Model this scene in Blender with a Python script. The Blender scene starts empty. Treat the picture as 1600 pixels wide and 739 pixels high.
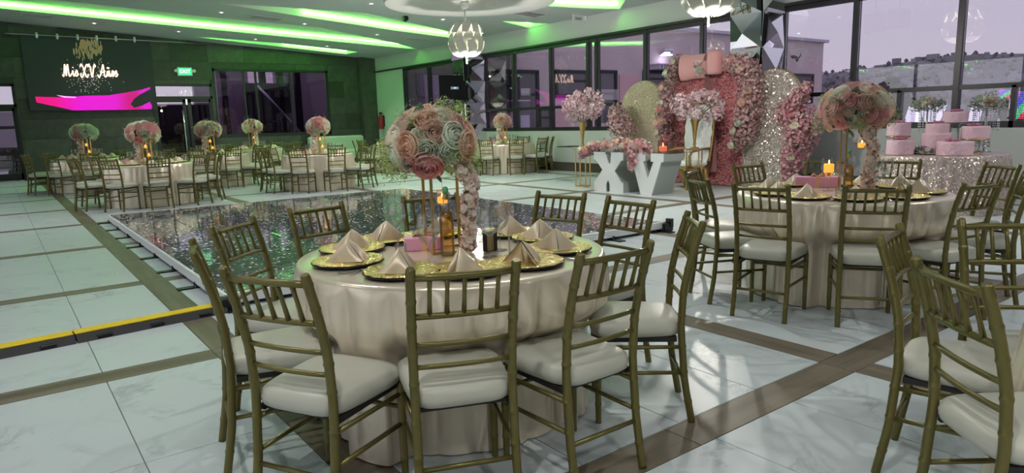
import bpy, bmesh, math, random
from mathutils import Vector, Matrix, Quaternion
C = bpy.context.scene.collection
SC = bpy.context.scene
PI = math.pi
rad = math.radians

# ------------------------------------------------------------------ camera
H = 1.375                                   # eye height
FPX = 1070.3                                # focal length in pixels of a 1600 px wide frame
YAW, PITCH, ROLL = 0.641387, 0.16842, -0.0287289
def cam_axes():
    cy, sy, cp, sp = math.cos(YAW), math.sin(YAW), math.cos(PITCH), math.sin(PITCH)
    fwd = Vector((sy*cp, cy*cp, -sp)); right = Vector((cy, -sy, 0)); up = right.cross(fwd)
    cr, sr = math.cos(ROLL), math.sin(ROLL)
    return right*cr + up*sr, up*cr - right*sr, fwd
RX, UX, FX = cam_axes()
cd = bpy.data.cameras.new('camera'); cam = bpy.data.objects.new('camera', cd); C.objects.link(cam)
cam.matrix_world = Matrix(((RX.x, UX.x, -FX.x, 0), (RX.y, UX.y, -FX.y, 0), (RX.z, UX.z, -FX.z, H), (0, 0, 0, 1)))
cd.sensor_width = 36; cd.lens = FPX/1600*36; cd.clip_start = .05; cd.clip_end = 900
SC.camera = cam
def ray(u, v):
    return RX*((u-800)/FPX) - UX*((v-369.5)/FPX) + FX
EYE = Vector((0, 0, H))
def at(u, v, z=0.0):
    d = ray(u, v); return EYE + d*((z-H)/d.z)
def atx(u, v, x):
    d = ray(u, v); return EYE + d*(x/d.x)
def aty(u, v, y):
    d = ray(u, v); return EYE + d*(y/d.y)
def ceil_z(x): return 3.87 + .0625*(12.25-x)
def atc(u, v, dz=0):
    d = ray(u, v); t = (ceil_z(0)+dz-H)/(d.z + .0625*d.x); return EYE + d*t

# ------------------------------------------------------------------ view, world, lights
SC.view_settings.view_transform = 'Standard'; SC.view_settings.look = 'None'
SC.view_settings.gamma = 1; SC.view_settings.use_curve_mapping = False
SC.view_settings.exposure = 0.52
W = bpy.data.worlds.new('world'); SC.world = W; W.use_nodes = True
nt = W.node_tree; bg = nt.nodes['Background']
tc = nt.nodes.new('ShaderNodeTexCoord'); sep = nt.nodes.new('ShaderNodeSeparateXYZ')
cr = nt.nodes.new('ShaderNodeValToRGB')
nt.links.new(tc.outputs['Generated'], sep.inputs[0]); nt.links.new(sep.outputs['Z'], cr.inputs[0])
cr.color_ramp.elements[0].color = (.82, .80, .85, 1); cr.color_ramp.elements[0].position = .0
cr.color_ramp.elements[1].color = (.62, .68, .86, 1); cr.color_ramp.elements[1].position = .6
nt.links.new(cr.outputs[0], bg.inputs[0]); bg.inputs[1].default_value = 1.15

SPOT_W = 70; PENDANT_W = 110; FILL_SPOT_W = 140; LED_STRENGTH = 19.0

def lamp(name, kind, loc, power, color=(1, 1, 1), rot=None, parent=None, **kw):
    l = bpy.data.lights.new(name, kind); l.energy = power; l.color = color
    for k, v in kw.items(): setattr(l, k, v)
    o = bpy.data.objects.new(name, l); C.objects.link(o); o.location = loc
    if rot: o.rotation_euler = rot
    if parent: o.parent = parent
    return o

# ------------------------------------------------------------------ helpers
class MB:
    def __init__(s): s.v = []; s.f = []; s.sm = []; s.c = []
    def add(s, vs, fs, smooth=False, col=None):
        o = len(s.v); s.v += [tuple(p) for p in vs]
        s.f += [tuple(i+o for i in f) for f in fs]; s.sm += [smooth]*len(fs); s.c += [col]*len(fs)
    def box(s, c, d, rz=0.0, ch=0.0, M=None):
        x, y, z = d[0]/2, d[1]/2, d[2]/2
        if ch <= 0:
            vs = [(i*x, j*y, k*z) for k in (-1, 1) for j in (-1, 1) for i in (-1, 1)]
            fs = [(0, 2, 3, 1), (4, 5, 7, 6), (0, 1, 5, 4), (2, 6, 7, 3), (0, 4, 6, 2), (1, 3, 7, 5)]
        else:
            vs = []; 
            for zz, ins in ((-z, ch), (-z+ch, 0), (z-ch, 0), (z, ch)):
                vs += [(-x+ins, -y+ins, zz), (x-ins, -y+ins, zz), (x-ins, y-ins, zz), (-x+ins, y-ins, zz)]
            fs = [(3, 2, 1, 0), (12, 13, 14, 15)]
            for l in range(3):
                for i in range(4):
                    j = (i+1) % 4; fs.append((l*4+i, l*4+j, l*4+4+j, l*4+4+i))
        if M is None: M = Matrix.Translation(Vector(c)) @ Matrix.Rotation(rz, 4, 'Z')
        s.add([M @ Vector(p) for p in vs], fs)
        return s
    def tube(s, pts, r, n=8, cap=True, smooth=True, closed=False, flat=1.0):
        pts = [Vector(p) for p in pts]; m = len(pts)
        rs = r if isinstance(r, (list, tuple)) else [r]*m
        vs = []; ref = None
        for i, p in enumerate(pts):
            a = pts[(i-1) % m] if closed or i > 0 else p; b = pts[(i+1) % m] if closed or i < m-1 else p
            t = (b-a); t = t.normalized() if t.length > 1e-9 else Vector((0, 0, 1))
            if ref is None:
                ref = Vector((0, 0, 1)) if abs(t.z) < .9 else Vector((1, 0, 0))
            n1 = (ref - t*ref.dot(t))
            if n1.length < 1e-6: n1 = t.orthogonal()
            n1.normalize(); n2 = t.cross(n1); ref = n1
            for k in range(n):
                a_ = 2*PI*k/n; vs.append(p + n1*(rs[i]*math.cos(a_)) + n2*(rs[i]*flat*math.sin(a_)))
        fs = []
        for i in range(m if closed else m-1):
            for k in range(n):
                k2 = (k+1) % n; i2 = (i+1) % m
                fs.append((i*n+k, i*n+k2, i2*n+k2, i2*n+k))
        s.add(vs, fs, smooth)
        if cap and not closed:
            o = len(s.v)-len(vs)
            s.f.append(tuple(o+k for k in range(n-1, -1, -1))); s.f.append(tuple(o+(m-1)*n+k for k in range(n)))
            s.sm += [False]*2; s.c += [None]*2
        return s
    def lathe(s, prof, n=16, c=(0, 0, 0), smooth=True, capb=True, capt=True):
        vs = []; fs = []
        for (r, z) in prof:
            for k in range(n):
                a = 2*PI*k/n; vs.append((c[0]+r*math.cos(a), c[1]+r*math.sin(a), c[2]+z))
        for i in range(len(prof)-1):
            for k in range(n):
                k2 = (k+1) % n; fs.append((i*n+k, i*n+k2, (i+1)*n+k2, (i+1)*n+k))
        s.add(vs, fs, smooth)
        o = len(s.v)-len(vs); m = len(prof)
        if capb and prof[0][0] > 1e-5: s.f.append(tuple(o+k for k in range(n-1, -1, -1))); s.sm.append(False); s.c.append(None)
        if capt and prof[-1][0] > 1e-5: s.f.append(tuple(o+(m-1)*n+k for k in range(n))); s.sm.append(False); s.c.append(None)
        return s
    def prism(s, poly, axis, a, b):          # poly of 2d points; axis 'x' or 'y' or 'z' extruded from a to b
        def P(p, t): return {'x': (t, p[0], p[1]), 'y': (p[0], t, p[1]), 'z': (p[0], p[1], t)}[axis]
        n = len(poly); vs = [P(p, a) for p in poly]+[P(p, b) for p in poly]
        s.add(vs, [tuple(range(n-1, -1, -1)), tuple(range(n, 2*n))]+[(i, (i+1) % n, n+(i+1) % n, n+i) for i in range(n)])
        return s
    def grid(s, fn, nu, nv, smooth=True, wrap=False, col=None):
        vs = [fn(i/nu, j/nv) for j in range(nv+1) for i in range(nu+(0 if wrap else 1))]
        w = nu if wrap else nu+1; fs = []
        for j in range(nv):
            for i in range(nu):
                i2 = (i+1) % w; fs.append((j*w+i, j*w+i2, (j+1)*w+i2, (j+1)*w+i))
        s.add(vs, fs, smooth, col); return s
    def xform(s, M, start=0):
        for i in range(start, len(s.v)): s.v[i] = tuple(M @ Vector(s.v[i]))
        return s
    def mesh(s, name='m'):
        me = bpy.data.meshes.new(name); me.from_pydata(s.v, [], s.f); me.polygons.foreach_set('use_smooth', s.sm)
        if any(c is not None for c in s.c):
            a = me.attributes.new('tint', 'FLOAT_COLOR', 'FACE'); buf = []
            for c in s.c: buf += list(c or (1, 1, 1))+[1.0]
            a.data.foreach_set('color', buf)
        me.update(); return me

def obj(name, mb, m=None, parent=None, loc=None, rot=None, scale=None, stuff=False):
    me = mb.mesh(name) if isinstance(mb, MB) else mb
    o = bpy.data.objects.new(name, me); C.objects.link(o)
    if m is not None:
        if not me.materials: me.materials.append(m)
        elif me.materials[0] is not m:
            o.material_slots[0].link = 'OBJECT'; o.material_slots[0].material = m
    if parent is not None: o.parent = parent
    if loc is not None: o.location = loc
    if rot is not None:
        if isinstance(rot, Quaternion): o.rotation_mode = 'QUATERNION'; o.rotation_quaternion = rot
        else: o.rotation_euler = rot
    if scale is not None: o.scale = (scale,)*3 if isinstance(scale, (int, float)) else scale
    if stuff: o['kind'] = 'stuff'
    return o
def tag(o, label, cat, group=None):
    o['label'] = label; o['category'] = cat
    if group: o['group'] = group
    return o
def thing(name, label, cat, loc=(0, 0, 0), rotz=0, group=None):
    o = bpy.data.objects.new(name, None); C.objects.link(o); o.empty_display_size = .1
    o.location = loc; o.rotation_euler = (0, 0, rotz); return tag(o, label, cat, group)
def struct(name, mb=None, m=None, loc=(0, 0, 0)):
    if mb is None:
        o = bpy.data.objects.new(name, None); C.objects.link(o)
    else: o = obj(name, mb, m)
    o.location = loc; o['kind'] = 'structure'; return o
def dup(root, loc, rotz=0, label=None, group=None, scale=None):
    r = root.copy(); C.objects.link(r); r.location = loc; r.rotation_euler = (0, 0, rotz)
    if scale: r.scale = (scale,)*3
    if label: r['label'] = label
    if group: r['group'] = group
    for ch in CH.get(root.name) or list(root.children):
        c = ch.copy(); C.objects.link(c); c.parent = r
        for g in ch.children:
            d = g.copy(); C.objects.link(d); d.parent = c
    return r
CH = {}
def copy_one(o, loc, rotz=0, label=None, group=None, scale=None):
    c = o.copy(); C.objects.link(c); c.location = loc; c.rotation_euler = (0, 0, rotz)
    if label: c['label'] = label
    if group: c['group'] = group
    if scale: c.scale = (scale,)*3
    return c
ORD = ['first', 'second', 'third', 'fourth', 'fifth', 'sixth', 'seventh', 'eighth', 'ninth', 'tenth', 'eleventh', 'twelfth']

# ------------------------------------------------------------------ materials
def mat(name, col=(.8, .8, .8), rough=.5, metal=0.0, emit=None, estr=0.0, bump=0.0, bscale=40.0, var=0.0, vscale=6.0, spec=None, trans=0.0, sheen=0.0, alpha=1.0, attr=False, rnd=0.0):
    m = bpy.data.materials.new(name); m.use_nodes = True
    n = m.node_tree.nodes; L = m.node_tree.links; b = n['Principled BSDF']
    b.inputs['Base Color'].default_value = (*col, 1); b.inputs['Roughness'].default_value = rough; b.inputs['Metallic'].default_value = metal
    if spec is not None: b.inputs['Specular IOR Level'].default_value = spec
    if trans: b.inputs['Transmission Weight'].default_value = trans
    if sheen: b.inputs['Sheen Weight'].default_value = sheen
    if alpha < 1: b.inputs['Alpha'].default_value = alpha
    if emit: b.inputs['Emission Color'].default_value = (*emit, 1); b.inputs['Emission Strength'].default_value = estr
    src = None
    if attr:
        a = n.new('ShaderNodeAttribute'); a.attribute_name = 'tint'; src = a.outputs['Color']
    if var > 0:
        t = n.new('ShaderNodeTexCoord'); x = n.new('ShaderNodeTexNoise'); x.inputs['Scale'].default_value = vscale; x.inputs['Detail'].default_value = 5
        L.new(t.outputs['Object'], x.inputs['Vector'])
        mr = n.new('ShaderNodeMapRange'); mr.inputs['From Min'].default_value = .3; mr.inputs['From Max'].default_value = .7
        mr.inputs['To Min'].default_value = 1-var; mr.inputs['To Max'].default_value = 1+var
        L.new(x.outputs['Fac'], mr.inputs['Value'])
        v = n.new('ShaderNodeVectorMath'); v.operation = 'MULTIPLY'; v.inputs[0].default_value = col
        if src: L.new(src, v.inputs[0])
        L.new(mr.outputs[0], v.inputs[1]); src = v.outputs[0]
    if rnd > 0:
        oi = n.new('ShaderNodeObjectInfo'); mr = n.new('ShaderNodeMapRange'); mr.inputs['To Min'].default_value = 1-rnd; mr.inputs['To Max'].default_value = 1+rnd
        L.new(oi.outputs['Random'], mr.inputs['Value'])
        v = n.new('ShaderNodeVectorMath'); v.operation = 'MULTIPLY'; v.inputs[0].default_value = col
        if src: L.new(src, v.inputs[0])
        L.new(mr.outputs[0], v.inputs[1]); src = v.outputs[0]
    if src: L.new(src, b.inputs['Base Color'])
    if bump > 0:
        t = n.new('ShaderNodeTexCoord'); x = n.new('ShaderNodeTexNoise'); x.inputs['Scale'].default_value = bscale; x.inputs['Detail'].default_value = 4
        L.new(t.outputs['Object'], x.inputs['Vector'])
        bp = n.new('ShaderNodeBump'); bp.inputs['Strength'].default_value = bump; bp.inputs['Distance'].default_value = .01
        L.new(x.outputs['Fac'], bp.inputs['Height']); L.new(bp.outputs[0], b.inputs['Normal'])
    return m
def glass_mat(name, tint, refl=.08, rough=.0, edge=.35, top=.9):
    m = bpy.data.materials.new(name); m.use_nodes = True; n = m.node_tree.nodes; L = m.node_tree.links
    n.remove(n['Principled BSDF']); out = n['Material Output']
    t = n.new('ShaderNodeBsdfTransparent'); t.inputs[0].default_value = (*tint, 1)
    g = n.new('ShaderNodeBsdfGlossy'); g.inputs['Roughness'].default_value = rough
    lw = n.new('ShaderNodeLayerWeight'); lw.inputs['Blend'].default_value = edge
    mr = n.new('ShaderNodeMapRange'); mr.inputs['To Min'].default_value = refl; mr.inputs['To Max'].default_value = top
    L.new(lw.outputs['Fresnel'], mr.inputs['Value'])
    mx = n.new('ShaderNodeMixShader'); L.new(mr.outputs[0], mx.inputs[0]); L.new(t.outputs[0], mx.inputs[1]); L.new(g.outputs[0], mx.inputs[2])
    L.new(mx.outputs[0], out.inputs[0]); return m
def marble_mat():
    m = mat('marble_tile', (.72, .76, .76), .36, spec=.4); n = m.node_tree.nodes; L = m.node_tree.links; b = n['Principled BSDF']
    t = n.new('ShaderNodeTexCoord'); oi = n.new('ShaderNodeObjectInfo'); ad = n.new('ShaderNodeVectorMath'); ad.operation = 'MULTIPLY_ADD'
    cx = n.new('ShaderNodeCombineXYZ'); L.new(oi.outputs['Random'], cx.inputs[0]); L.new(oi.outputs['Random'], cx.inputs[1]); L.new(oi.outputs['Random'], cx.inputs[2])
    L.new(cx.outputs[0], ad.inputs[0]); ad.inputs[1].default_value = (37, 91, 53); L.new(t.outputs['Object'], ad.inputs[2])
    n1 = n.new('ShaderNodeTexNoise'); n1.inputs['Scale'].default_value = 1.6; n1.inputs['Detail'].default_value = 7; n1.inputs['Roughness'].default_value = .62; n1.inputs['Distortion'].default_value = .6
    L.new(ad.outputs[0], n1.inputs['Vector'])
    s = n.new('ShaderNodeMath'); s.operation = 'SUBTRACT'; s.inputs[1].default_value = .5; L.new(n1.outputs['Fac'], s.inputs[0])
    a = n.new('ShaderNodeMath'); a.operation = 'ABSOLUTE'; L.new(s.outputs[0], a.inputs[0])
    r = n.new('ShaderNodeValToRGB'); r.color_ramp.elements[0].color = (.34, .39, .40, 1); r.color_ramp.elements[0].position = 0
    r.color_ramp.elements[1].color = (.545, .605, .62, 1); r.color_ramp.elements[1].position = .035
    L.new(a.outputs[0], r.inputs[0])
    n2 = n.new('ShaderNodeTexNoise'); n2.inputs['Scale'].default_value = 2.2; n2.inputs['Detail'].default_value = 4; L.new(ad.outputs[0], n2.inputs['Vector'])
    r2 = n.new('ShaderNodeValToRGB'); r2.color_ramp.elements[0].position = .35; r2.color_ramp.elements[1].position = .62
    r2.color_ramp.elements[0].color = (.535, .595, .61, 1); r2.color_ramp.elements[1].color = (.51, .57, .585, 1); L.new(n2.outputs['Fac'], r2.inputs[0])
    mx = n.new('ShaderNodeMix'); mx.data_type = 'RGBA'
    r3 = n.new('ShaderNodeValToRGB'); r3.color_ramp.elements[0].position = .45; r3.color_ramp.elements[1].position = .7; L.new(n2.outputs['Fac'], r3.inputs[0])
    L.new(r3.outputs[0], mx.inputs['Factor']); L.new(r2.outputs[0], mx.inputs['A']); L.new(r.outputs[0], mx.inputs['B'])
    L.new(mx.outputs['Result'], b.inputs['Base Color']); return m
def wood_mat(name, c1, c2, axis=1, rough=.4):
    m = mat(name, c1, rough); n = m.node_tree.nodes; L = m.node_tree.links; b = n['Principled BSDF']
    t = n.new('ShaderNodeTexCoord'); mp = n.new('ShaderNodeMapping'); oi = n.new('ShaderNodeObjectInfo')
    sc = [14, 14, 14]; sc[axis] = 1.2; mp.inputs['Scale'].default_value = sc; L.new(t.outputs['Object'], mp.inputs['Vector'])
    cx = n.new('ShaderNodeCombineXYZ'); ml = n.new('ShaderNodeMath'); ml.operation = 'MULTIPLY'; ml.inputs[1].default_value = 60
    L.new(oi.outputs['Random'], ml.inputs[0]); [L.new(ml.outputs[0], cx.inputs[i]) for i in range(3)]; L.new(cx.outputs[0], mp.inputs['Location'])
    x = n.new('ShaderNodeTexNoise'); x.inputs['Scale'].default_value = 1.0; x.inputs['Detail'].default_value = 6; L.new(mp.outputs[0], x.inputs['Vector'])
    r = n.new('ShaderNodeValToRGB'); r.color_ramp.elements[0].color = (*c1, 1); r.color_ramp.elements[1].color = (*c2, 1); r.color_ramp.elements[0].position = .3; r.color_ramp.elements[1].position = .7
    L.new(x.outputs['Fac'], r.inputs[0]); L.new(r.outputs[0], b.inputs['Base Color']); return m
def sequin_mat(name, c1, c2, scale=90, rough=.28):
    m = mat(name, c1, rough, .5); n = m.node_tree.nodes; L = m.node_tree.links; b = n['Principled BSDF']
    t = n.new('ShaderNodeTexCoord'); v = n.new('ShaderNodeTexVoronoi'); v.inputs['Scale'].default_value = scale; L.new(t.outputs['Object'], v.inputs['Vector'])
    r = n.new('ShaderNodeValToRGB'); r.color_ramp.elements[0].color = (*c1, 1); r.color_ramp.elements[1].color = (*c2, 1)
    sp = n.new('ShaderNodeSeparateColor'); L.new(v.outputs['Color'], sp.inputs[0]); L.new(sp.outputs[0], r.inputs[0]); L.new(r.outputs[0], b.inputs['Base Color'])
    g = n.new('ShaderNodeNewGeometry'); sb = n.new('ShaderNodeVectorMath'); sb.operation = 'SUBTRACT'; sb.inputs[1].default_value = (.5, .5, .5); L.new(v.outputs['Color'], sb.inputs[0])
    ma = n.new('ShaderNodeVectorMath'); ma.operation = 'MULTIPLY_ADD'; ma.inputs[1].default_value = (.9, .9, .9); L.new(sb.outputs[0], ma.inputs[0]); L.new(g.outputs['Normal'], ma.inputs[2])
    nn = n.new('ShaderNodeVectorMath'); nn.operation = 'NORMALIZE'; L.new(ma.outputs[0], nn.inputs[0]); L.new(nn.outputs[0], b.inputs['Normal']); return m
def relief_gold(name, col, scale=60):
    m = mat(name, col, .28, .9); n = m.node_tree.nodes; L = m.node_tree.links; b = n['Principled BSDF']
    t = n.new('ShaderNodeTexCoord'); v = n.new('ShaderNodeTexVoronoi'); v.inputs['Scale'].default_value = scale; L.new(t.outputs['Object'], v.inputs['Vector'])
    bp = n.new('ShaderNodeBump'); bp.inputs['Strength'].default_value = .9; bp.inputs['Distance'].default_value = .012; L.new(v.outputs['Distance'], bp.inputs['Height']); L.new(bp.outputs[0], b.inputs['Normal']); return m
def led_floor_mat():
    m = mat('starlit_glass', (.32, .37, .35), .05, .72); n = m.node_tree.nodes; L = m.node_tree.links; b = n['Principled BSDF']
    t = n.new('ShaderNodeNewGeometry'); v = n.new('ShaderNodeTexVoronoi'); v.inputs['Scale'].default_value = 24; L.new(t.outputs['Position'], v.inputs['Vector'])
    lt = n.new('ShaderNodeMath'); lt.operation = 'LESS_THAN'; lt.inputs[1].default_value = .30; L.new(v.outputs['Distance'], lt.inputs[0])
    sp = n.new('ShaderNodeSeparateColor'); L.new(v.outputs['Color'], sp.inputs[0])
    pw = n.new('ShaderNodeMath'); pw.operation = 'POWER'; pw.inputs[1].default_value = 3.2; L.new(sp.outputs[1], pw.inputs[0])
    ml = n.new('ShaderNodeMath'); ml.operation = 'MULTIPLY'; L.new(lt.outputs[0], ml.inputs[0]); L.new(pw.outputs[0], ml.inputs[1])
    m2 = n.new('ShaderNodeMath'); m2.operation = 'MULTIPLY'; m2.inputs[1].default_value = 1.0; L.new(ml.outputs[0], m2.inputs[0]); L.new(m2.outputs[0], b.inputs['Emission Strength'])
    r = n.new('ShaderNodeValToRGB'); r.color_ramp.elements[0].color = (.5, .56, .9, 1); r.color_ramp.elements[1].color = (1, .82, .76, 1); L.new(sp.outputs[2], r.inputs[0])
    L.new(r.outputs[0], b.inputs['Emission Color'])
    sb = n.new('ShaderNodeVectorMath'); sb.operation = 'SUBTRACT'; sb.inputs[1].default_value = (.5, .5, .5); L.new(v.outputs['Color'], sb.inputs[0])
    ma = n.new('ShaderNodeVectorMath'); ma.operation = 'MULTIPLY_ADD'; ma.inputs[1].default_value = (.012, .012, .0); L.new(sb.outputs[0], ma.inputs[0]); L.new(t.outputs['Normal'], ma.inputs[2])
    nn = n.new('ShaderNodeVectorMath'); nn.operation = 'NORMALIZE'; L.new(ma.outputs[0], nn.inputs[0]); L.new(nn.outputs[0], b.inputs['Normal'])
    return m
M = {}
M['marble'] = marble_mat()
M['grout'] = mat('grout', (.22, .23, .22), .8)
M['plank_a'] = wood_mat('plank_wood_across', (.105, .088, .062), (.20, .168, .12), 0, .45)
M['plank_b'] = wood_mat('plank_wood_along', (.105, .088, .062), (.20, .168, .12), 1, .45)
M['white_wall'] = mat('white_wall', (.55, .585, .57), .6, bump=.1, bscale=60)
M['ceiling'] = mat('ceiling_paint', (.52, .56, .59), .8)
M['soffit'] = mat('soffit_paint', (.62, .62, .62), .7)
M['stone'] = mat('dark_stone', (.062, .064, .056), .42, bump=.15, bscale=30, var=.25, vscale=4, rnd=.35)
M['stone_joint'] = mat('stone_joint', (.022, .026, .023), .8)
M['black_metal'] = mat('black_metal', (.012, .012, .014), .35, .3)
M['dark_frame'] = mat('dark_frame', (.018, .018, .022), .4)
M['window_glass'] = glass_mat('window_glass', (.73, .695, .75), .145, 0, .2)
M['dark_glass'] = glass_mat('dark_glass', (.46, .38, .48), .07, 0, .22)
M['clear_glass'] = glass_mat('clear_glass', (.98, .99, .985), .07, 0.0, .35, .7)
M['acrylic'] = glass_mat('acrylic', (.95, .97, .97), .025, 0, .12)
M['gold_chair'] = mat('gold_paint', (.15, .13, .039), .34, .5, bump=.06, bscale=120)
M['ivory'] = mat('ivory_vinyl', (.50, .50, .42), .42, bump=.04, bscale=30)
M['board'] = mat('black_board', (.012, .011, .01), .6)
M['satin'] = mat('champagne_satin', (.80, .705, .56), .26, .42)
M['napkin'] = mat('napkin_satin', (.68, .57, .42), .36, .12)
M['charger'] = relief_gold('charger_gold', (.92, .74, .30), 75)
M['plate_black'] = mat('black_plate', (.008, .008, .009), .15)
M['gold'] = mat('gold_metal', (.66, .44, .17), .28, .95)
M['brass'] = mat('brushed_gold', (.50, .36, .16), .35, .9)
M['silver'] = mat('silver', (.7, .7, .72), .2, 1)
M['mirror'] = mat('mirror', (.80, .82, .82), .015, 1)
M['white_paint'] = mat('white_gloss_paint', (.86, .88, .88), .35)
M['rose_blush'] = mat('rose_blush', (.92, .72, .63), .55, var=.12, rnd=.12)
M['rose_pink'] = mat('rose_pink', (.88, .52, .53), .55, var=.12, rnd=.12)
M['rose_cream'] = mat('rose_cream', (.92, .90, .77), .55, var=.1, rnd=.08)
M['rose_white'] = mat('rose_white', (.84, .92, .80), .55, var=.08, rnd=.08)
M['rose_peach'] = mat('rose_peach', (.92, .68, .53), .55, var=.12, rnd=.1)
def translucent(m, f):
    n = m.node_tree.nodes; L = m.node_tree.links; b = n['Principled BSDF']; out = n['Material Output']
    t = n.new('ShaderNodeBsdfTranslucent'); x = n.new('ShaderNodeMixShader'); x.inputs[0].default_value = f
    if b.inputs['Base Color'].links: L.new(b.inputs['Base Color'].links[0].from_socket, t.inputs[0])
    else: t.inputs[0].default_value = b.inputs['Base Color'].default_value
    L.new(b.outputs[0], x.inputs[1]); L.new(t.outputs[0], x.inputs[2]); L.new(x.outputs[0], out.inputs[0])
for k_ in ('rose_blush', 'rose_pink', 'rose_cream', 'rose_white', 'rose_peach'): translucent(M[k_], .42)
M['leaf'] = mat('leaf_green', (.13, .24, .15), .5, var=.3, vscale=20, rnd=.35)
M['moss'] = mat('moss_green', (.13, .19, .09), .8)
M['petals'] = mat('petals', (1, 1, 1), .6, attr=True); translucent(M['petals'], .25)
M['amber'] = glass_mat('amber_spirit', (.98, .70, .14), .10, .05, .3, .4)
M['pink_box'] = mat('pink_card', (.80, .38, .55), .4)
M['ribbon'] = mat('peach_ribbon', (.74, .42, .24), .35)
M['candle'] = mat('orange_candle', (.90, .36, .04), .5, emit=(1, .36, .04), estr=.9)
M['flame'] = mat('flame', (1, .6, .2), .5, emit=(1, .62, .2), estr=9)
M['green_stop'] = mat('green_stopper', (.10, .42, .20), .3)
M['led_green'] = mat('led_green', (.1, 1, .1), .5, emit=(.17, 1, .11), estr=LED_STRENGTH)
M['lamp_white'] = mat('lamp_white', (1, 1, 1), .5, emit=(1, .97, .9), estr=14)
# ------------------------------------------------------------------ room shell
XW, YF, XL, YR = 12.25, 25.2, -7.0, -6.0
def clip_rects(rects, hole):
    out = []
    hx0, hz0, hx1, hz1 = hole
    for (x0, z0, x1, z1) in rects:
        if hx1 <= x0 or hx0 >= x1 or hz1 <= z0 or hz0 >= z1: out.append((x0, z0, x1, z1)); continue
        if hx0 > x0: out.append((x0, z0, hx0, z1))
        if hx1 < x1: out.append((hx1, z0, x1, z1))
        a, b = max(x0, hx0), min(x1, hx1)
        if hz0 > z0: out.append((a, z0, b, hz0))
        if hz1 < z1: out.append((a, hz1, b, z1))
    return out

# floor: 2.58 m cells of 4 x 2 marble tiles between dark wood bands, every tile and plank its own piece
floor = struct('floor', MB().box((2.6, 9.6, -.056), (19.6, 31.8, .1)), M['grout'])
PER, BX, BY, BW = 2.58, 1.045, 1.80, .2
tw, tl = (PER-BW)/4, (PER-BW)/2
def slab(dx, dy): return MB().box((0, 0, -.006), (dx-.005, dy-.005, .012), ch=.0012).mesh('slab')
tile_me = slab(tw, tl); pa_me = slab(PER/2, BW); pb_me = slab(BW, tl)
cells = []
for i in range(-4, 5):
    for j in range(-3, 10):
        x0, y0 = BX+BW/2+PER*i, BY+BW/2+PER*j
        for a in range(4):
            for b in range(2): cells.append(('tile', x0+tw*(a+.5), y0+tl*(b+.5)))
        for b in range(2):
            cells.append(('plank_b', x0-BW/2, y0+tl*(b+.5))); cells.append(('plank_a', x0-BW+PER*(.25+.5*b), y0+tl*2+BW/2))
def infloor(x, y): return XL < x < XW and YR < y < YF
def in_view(x, y):
    d = Vector((x, y, -H)); z = d.dot(FX)
    if z < .3: return 9e9
    u = d.dot(RX)/z*FPX; v = -d.dot(UX)/z*FPX
    return z if abs(u) < 900 and abs(v) < 470 else 9e9
for kind, me, mname in (('tile', tile_me, 'marble'), ('plank_a', pa_me, 'plank_a'), ('plank_b', pb_me, 'plank_b')):
    L_ = sorted([(in_view(x, y), x, y) for k, x, y in cells if k == kind and infloor(x, y)])
    nmax = 290 if kind == 'tile' else 145
    rest = MB()
    dx, dy = {'tile': (tw, tl), 'plank_a': (PER/2, BW), 'plank_b': (BW, tl)}[kind]
    for q, (d, x, y) in enumerate(L_):
        if q < nmax and d < 1e9: obj('tile' if kind == 'tile' else 'plank', me, M[mname], floor, (x, y, 0))
        else: rest.box((x, y, -.006), (dx-.005, dy-.005, .012))
    obj('tile_field' if kind == 'tile' else 'plank_field', rest, M[mname], floor, stuff=True)

# ceiling with the wedge-shaped light coves cut out of it
slots = [
    [(-60, -17), (86, 0), (320, 26), (500, 43), (620, 68), (655, 77.4), (320, 45), (0, 13), (-60, 7)],
    [(340, 5), (440, 11), (575, 21), (622, 31), (712, 52), (712, 60), (620, 48), (480, 27)],
    [(784, 33), (862, 38), (830, 44)],
    [(812, -34), (1000, -34), (968, 14), (920, 13), (845, 9)],
    [(300, 57), (430, 67), (560, 81), (540, 84.5), (430, 72)],
]
added_strips = [[(-60, -17), (86, 0), (320, 26), (500, 43), (610, 66)], [(450, 12.5), (575, 21), (622, 31), (700, 49.5)], None, None, [(310, 58), (430, 67), (550, 80)]]
strips = [[(-60, 7), (0, 13), (320, 45), (640, 75.5)], [(470, 25.5), (480, 27), (620, 48), (706, 59)], [(790, 35), (826, 43)], [(849, 9.5), (920, 13), (962, 14)], [(440, 73), (540, 84.5)]]
def inroom(p): return Vector((min(p.x, XW-.03), min(p.y, YF-.06), ceil_z(min(p.x, XW-.03))))
slot_w = [[inroom(atc(u, v)) for u, v in s] for s in slots]
from mathutils.geometry import delaunay_2d_cdt
vs2 = []; ed2 = []
for lp in [[(XL, YR), (XW, YR), (XW, YF), (XL, YF)]]+[[(p.x, p.y) for p in s] for s in slot_w]:
    o_ = len(vs2); vs2 += [Vector(p[:2]) for p in lp]; ed2 += [(o_+k, o_+(k+1) % len(lp)) for k in range(len(lp))]
cv, _, cf, _, _, _ = delaunay_2d_cdt(vs2, ed2, [], 1, 1e-5)
def inside(p, poly):
    r = False; n = len(poly)
    for k in range(n):
        a, b_ = poly[k], poly[(k+1) % n]
        if (a.y > p.y) != (b_.y > p.y) and p.x < (b_.x-a.x)*(p.y-a.y)/(b_.y-a.y)+a.x: r = not r
    return r
tris = []
for f in cf:
    c = (cv[f[0]]+cv[f[1]]+cv[f[2]])/3
    if not any(inside(c, s) for s in slot_w): tris.append(tuple(f))
b = MB(); b.add([(p.x, p.y, ceil_z(p.x)) for p in cv], tris)
ceiling = obj('ceiling', b, M['ceiling']); ceiling['kind'] = 'structure'
M['cove'] = mat('cove_paint', (.72, .74, .72), .7)
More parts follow.
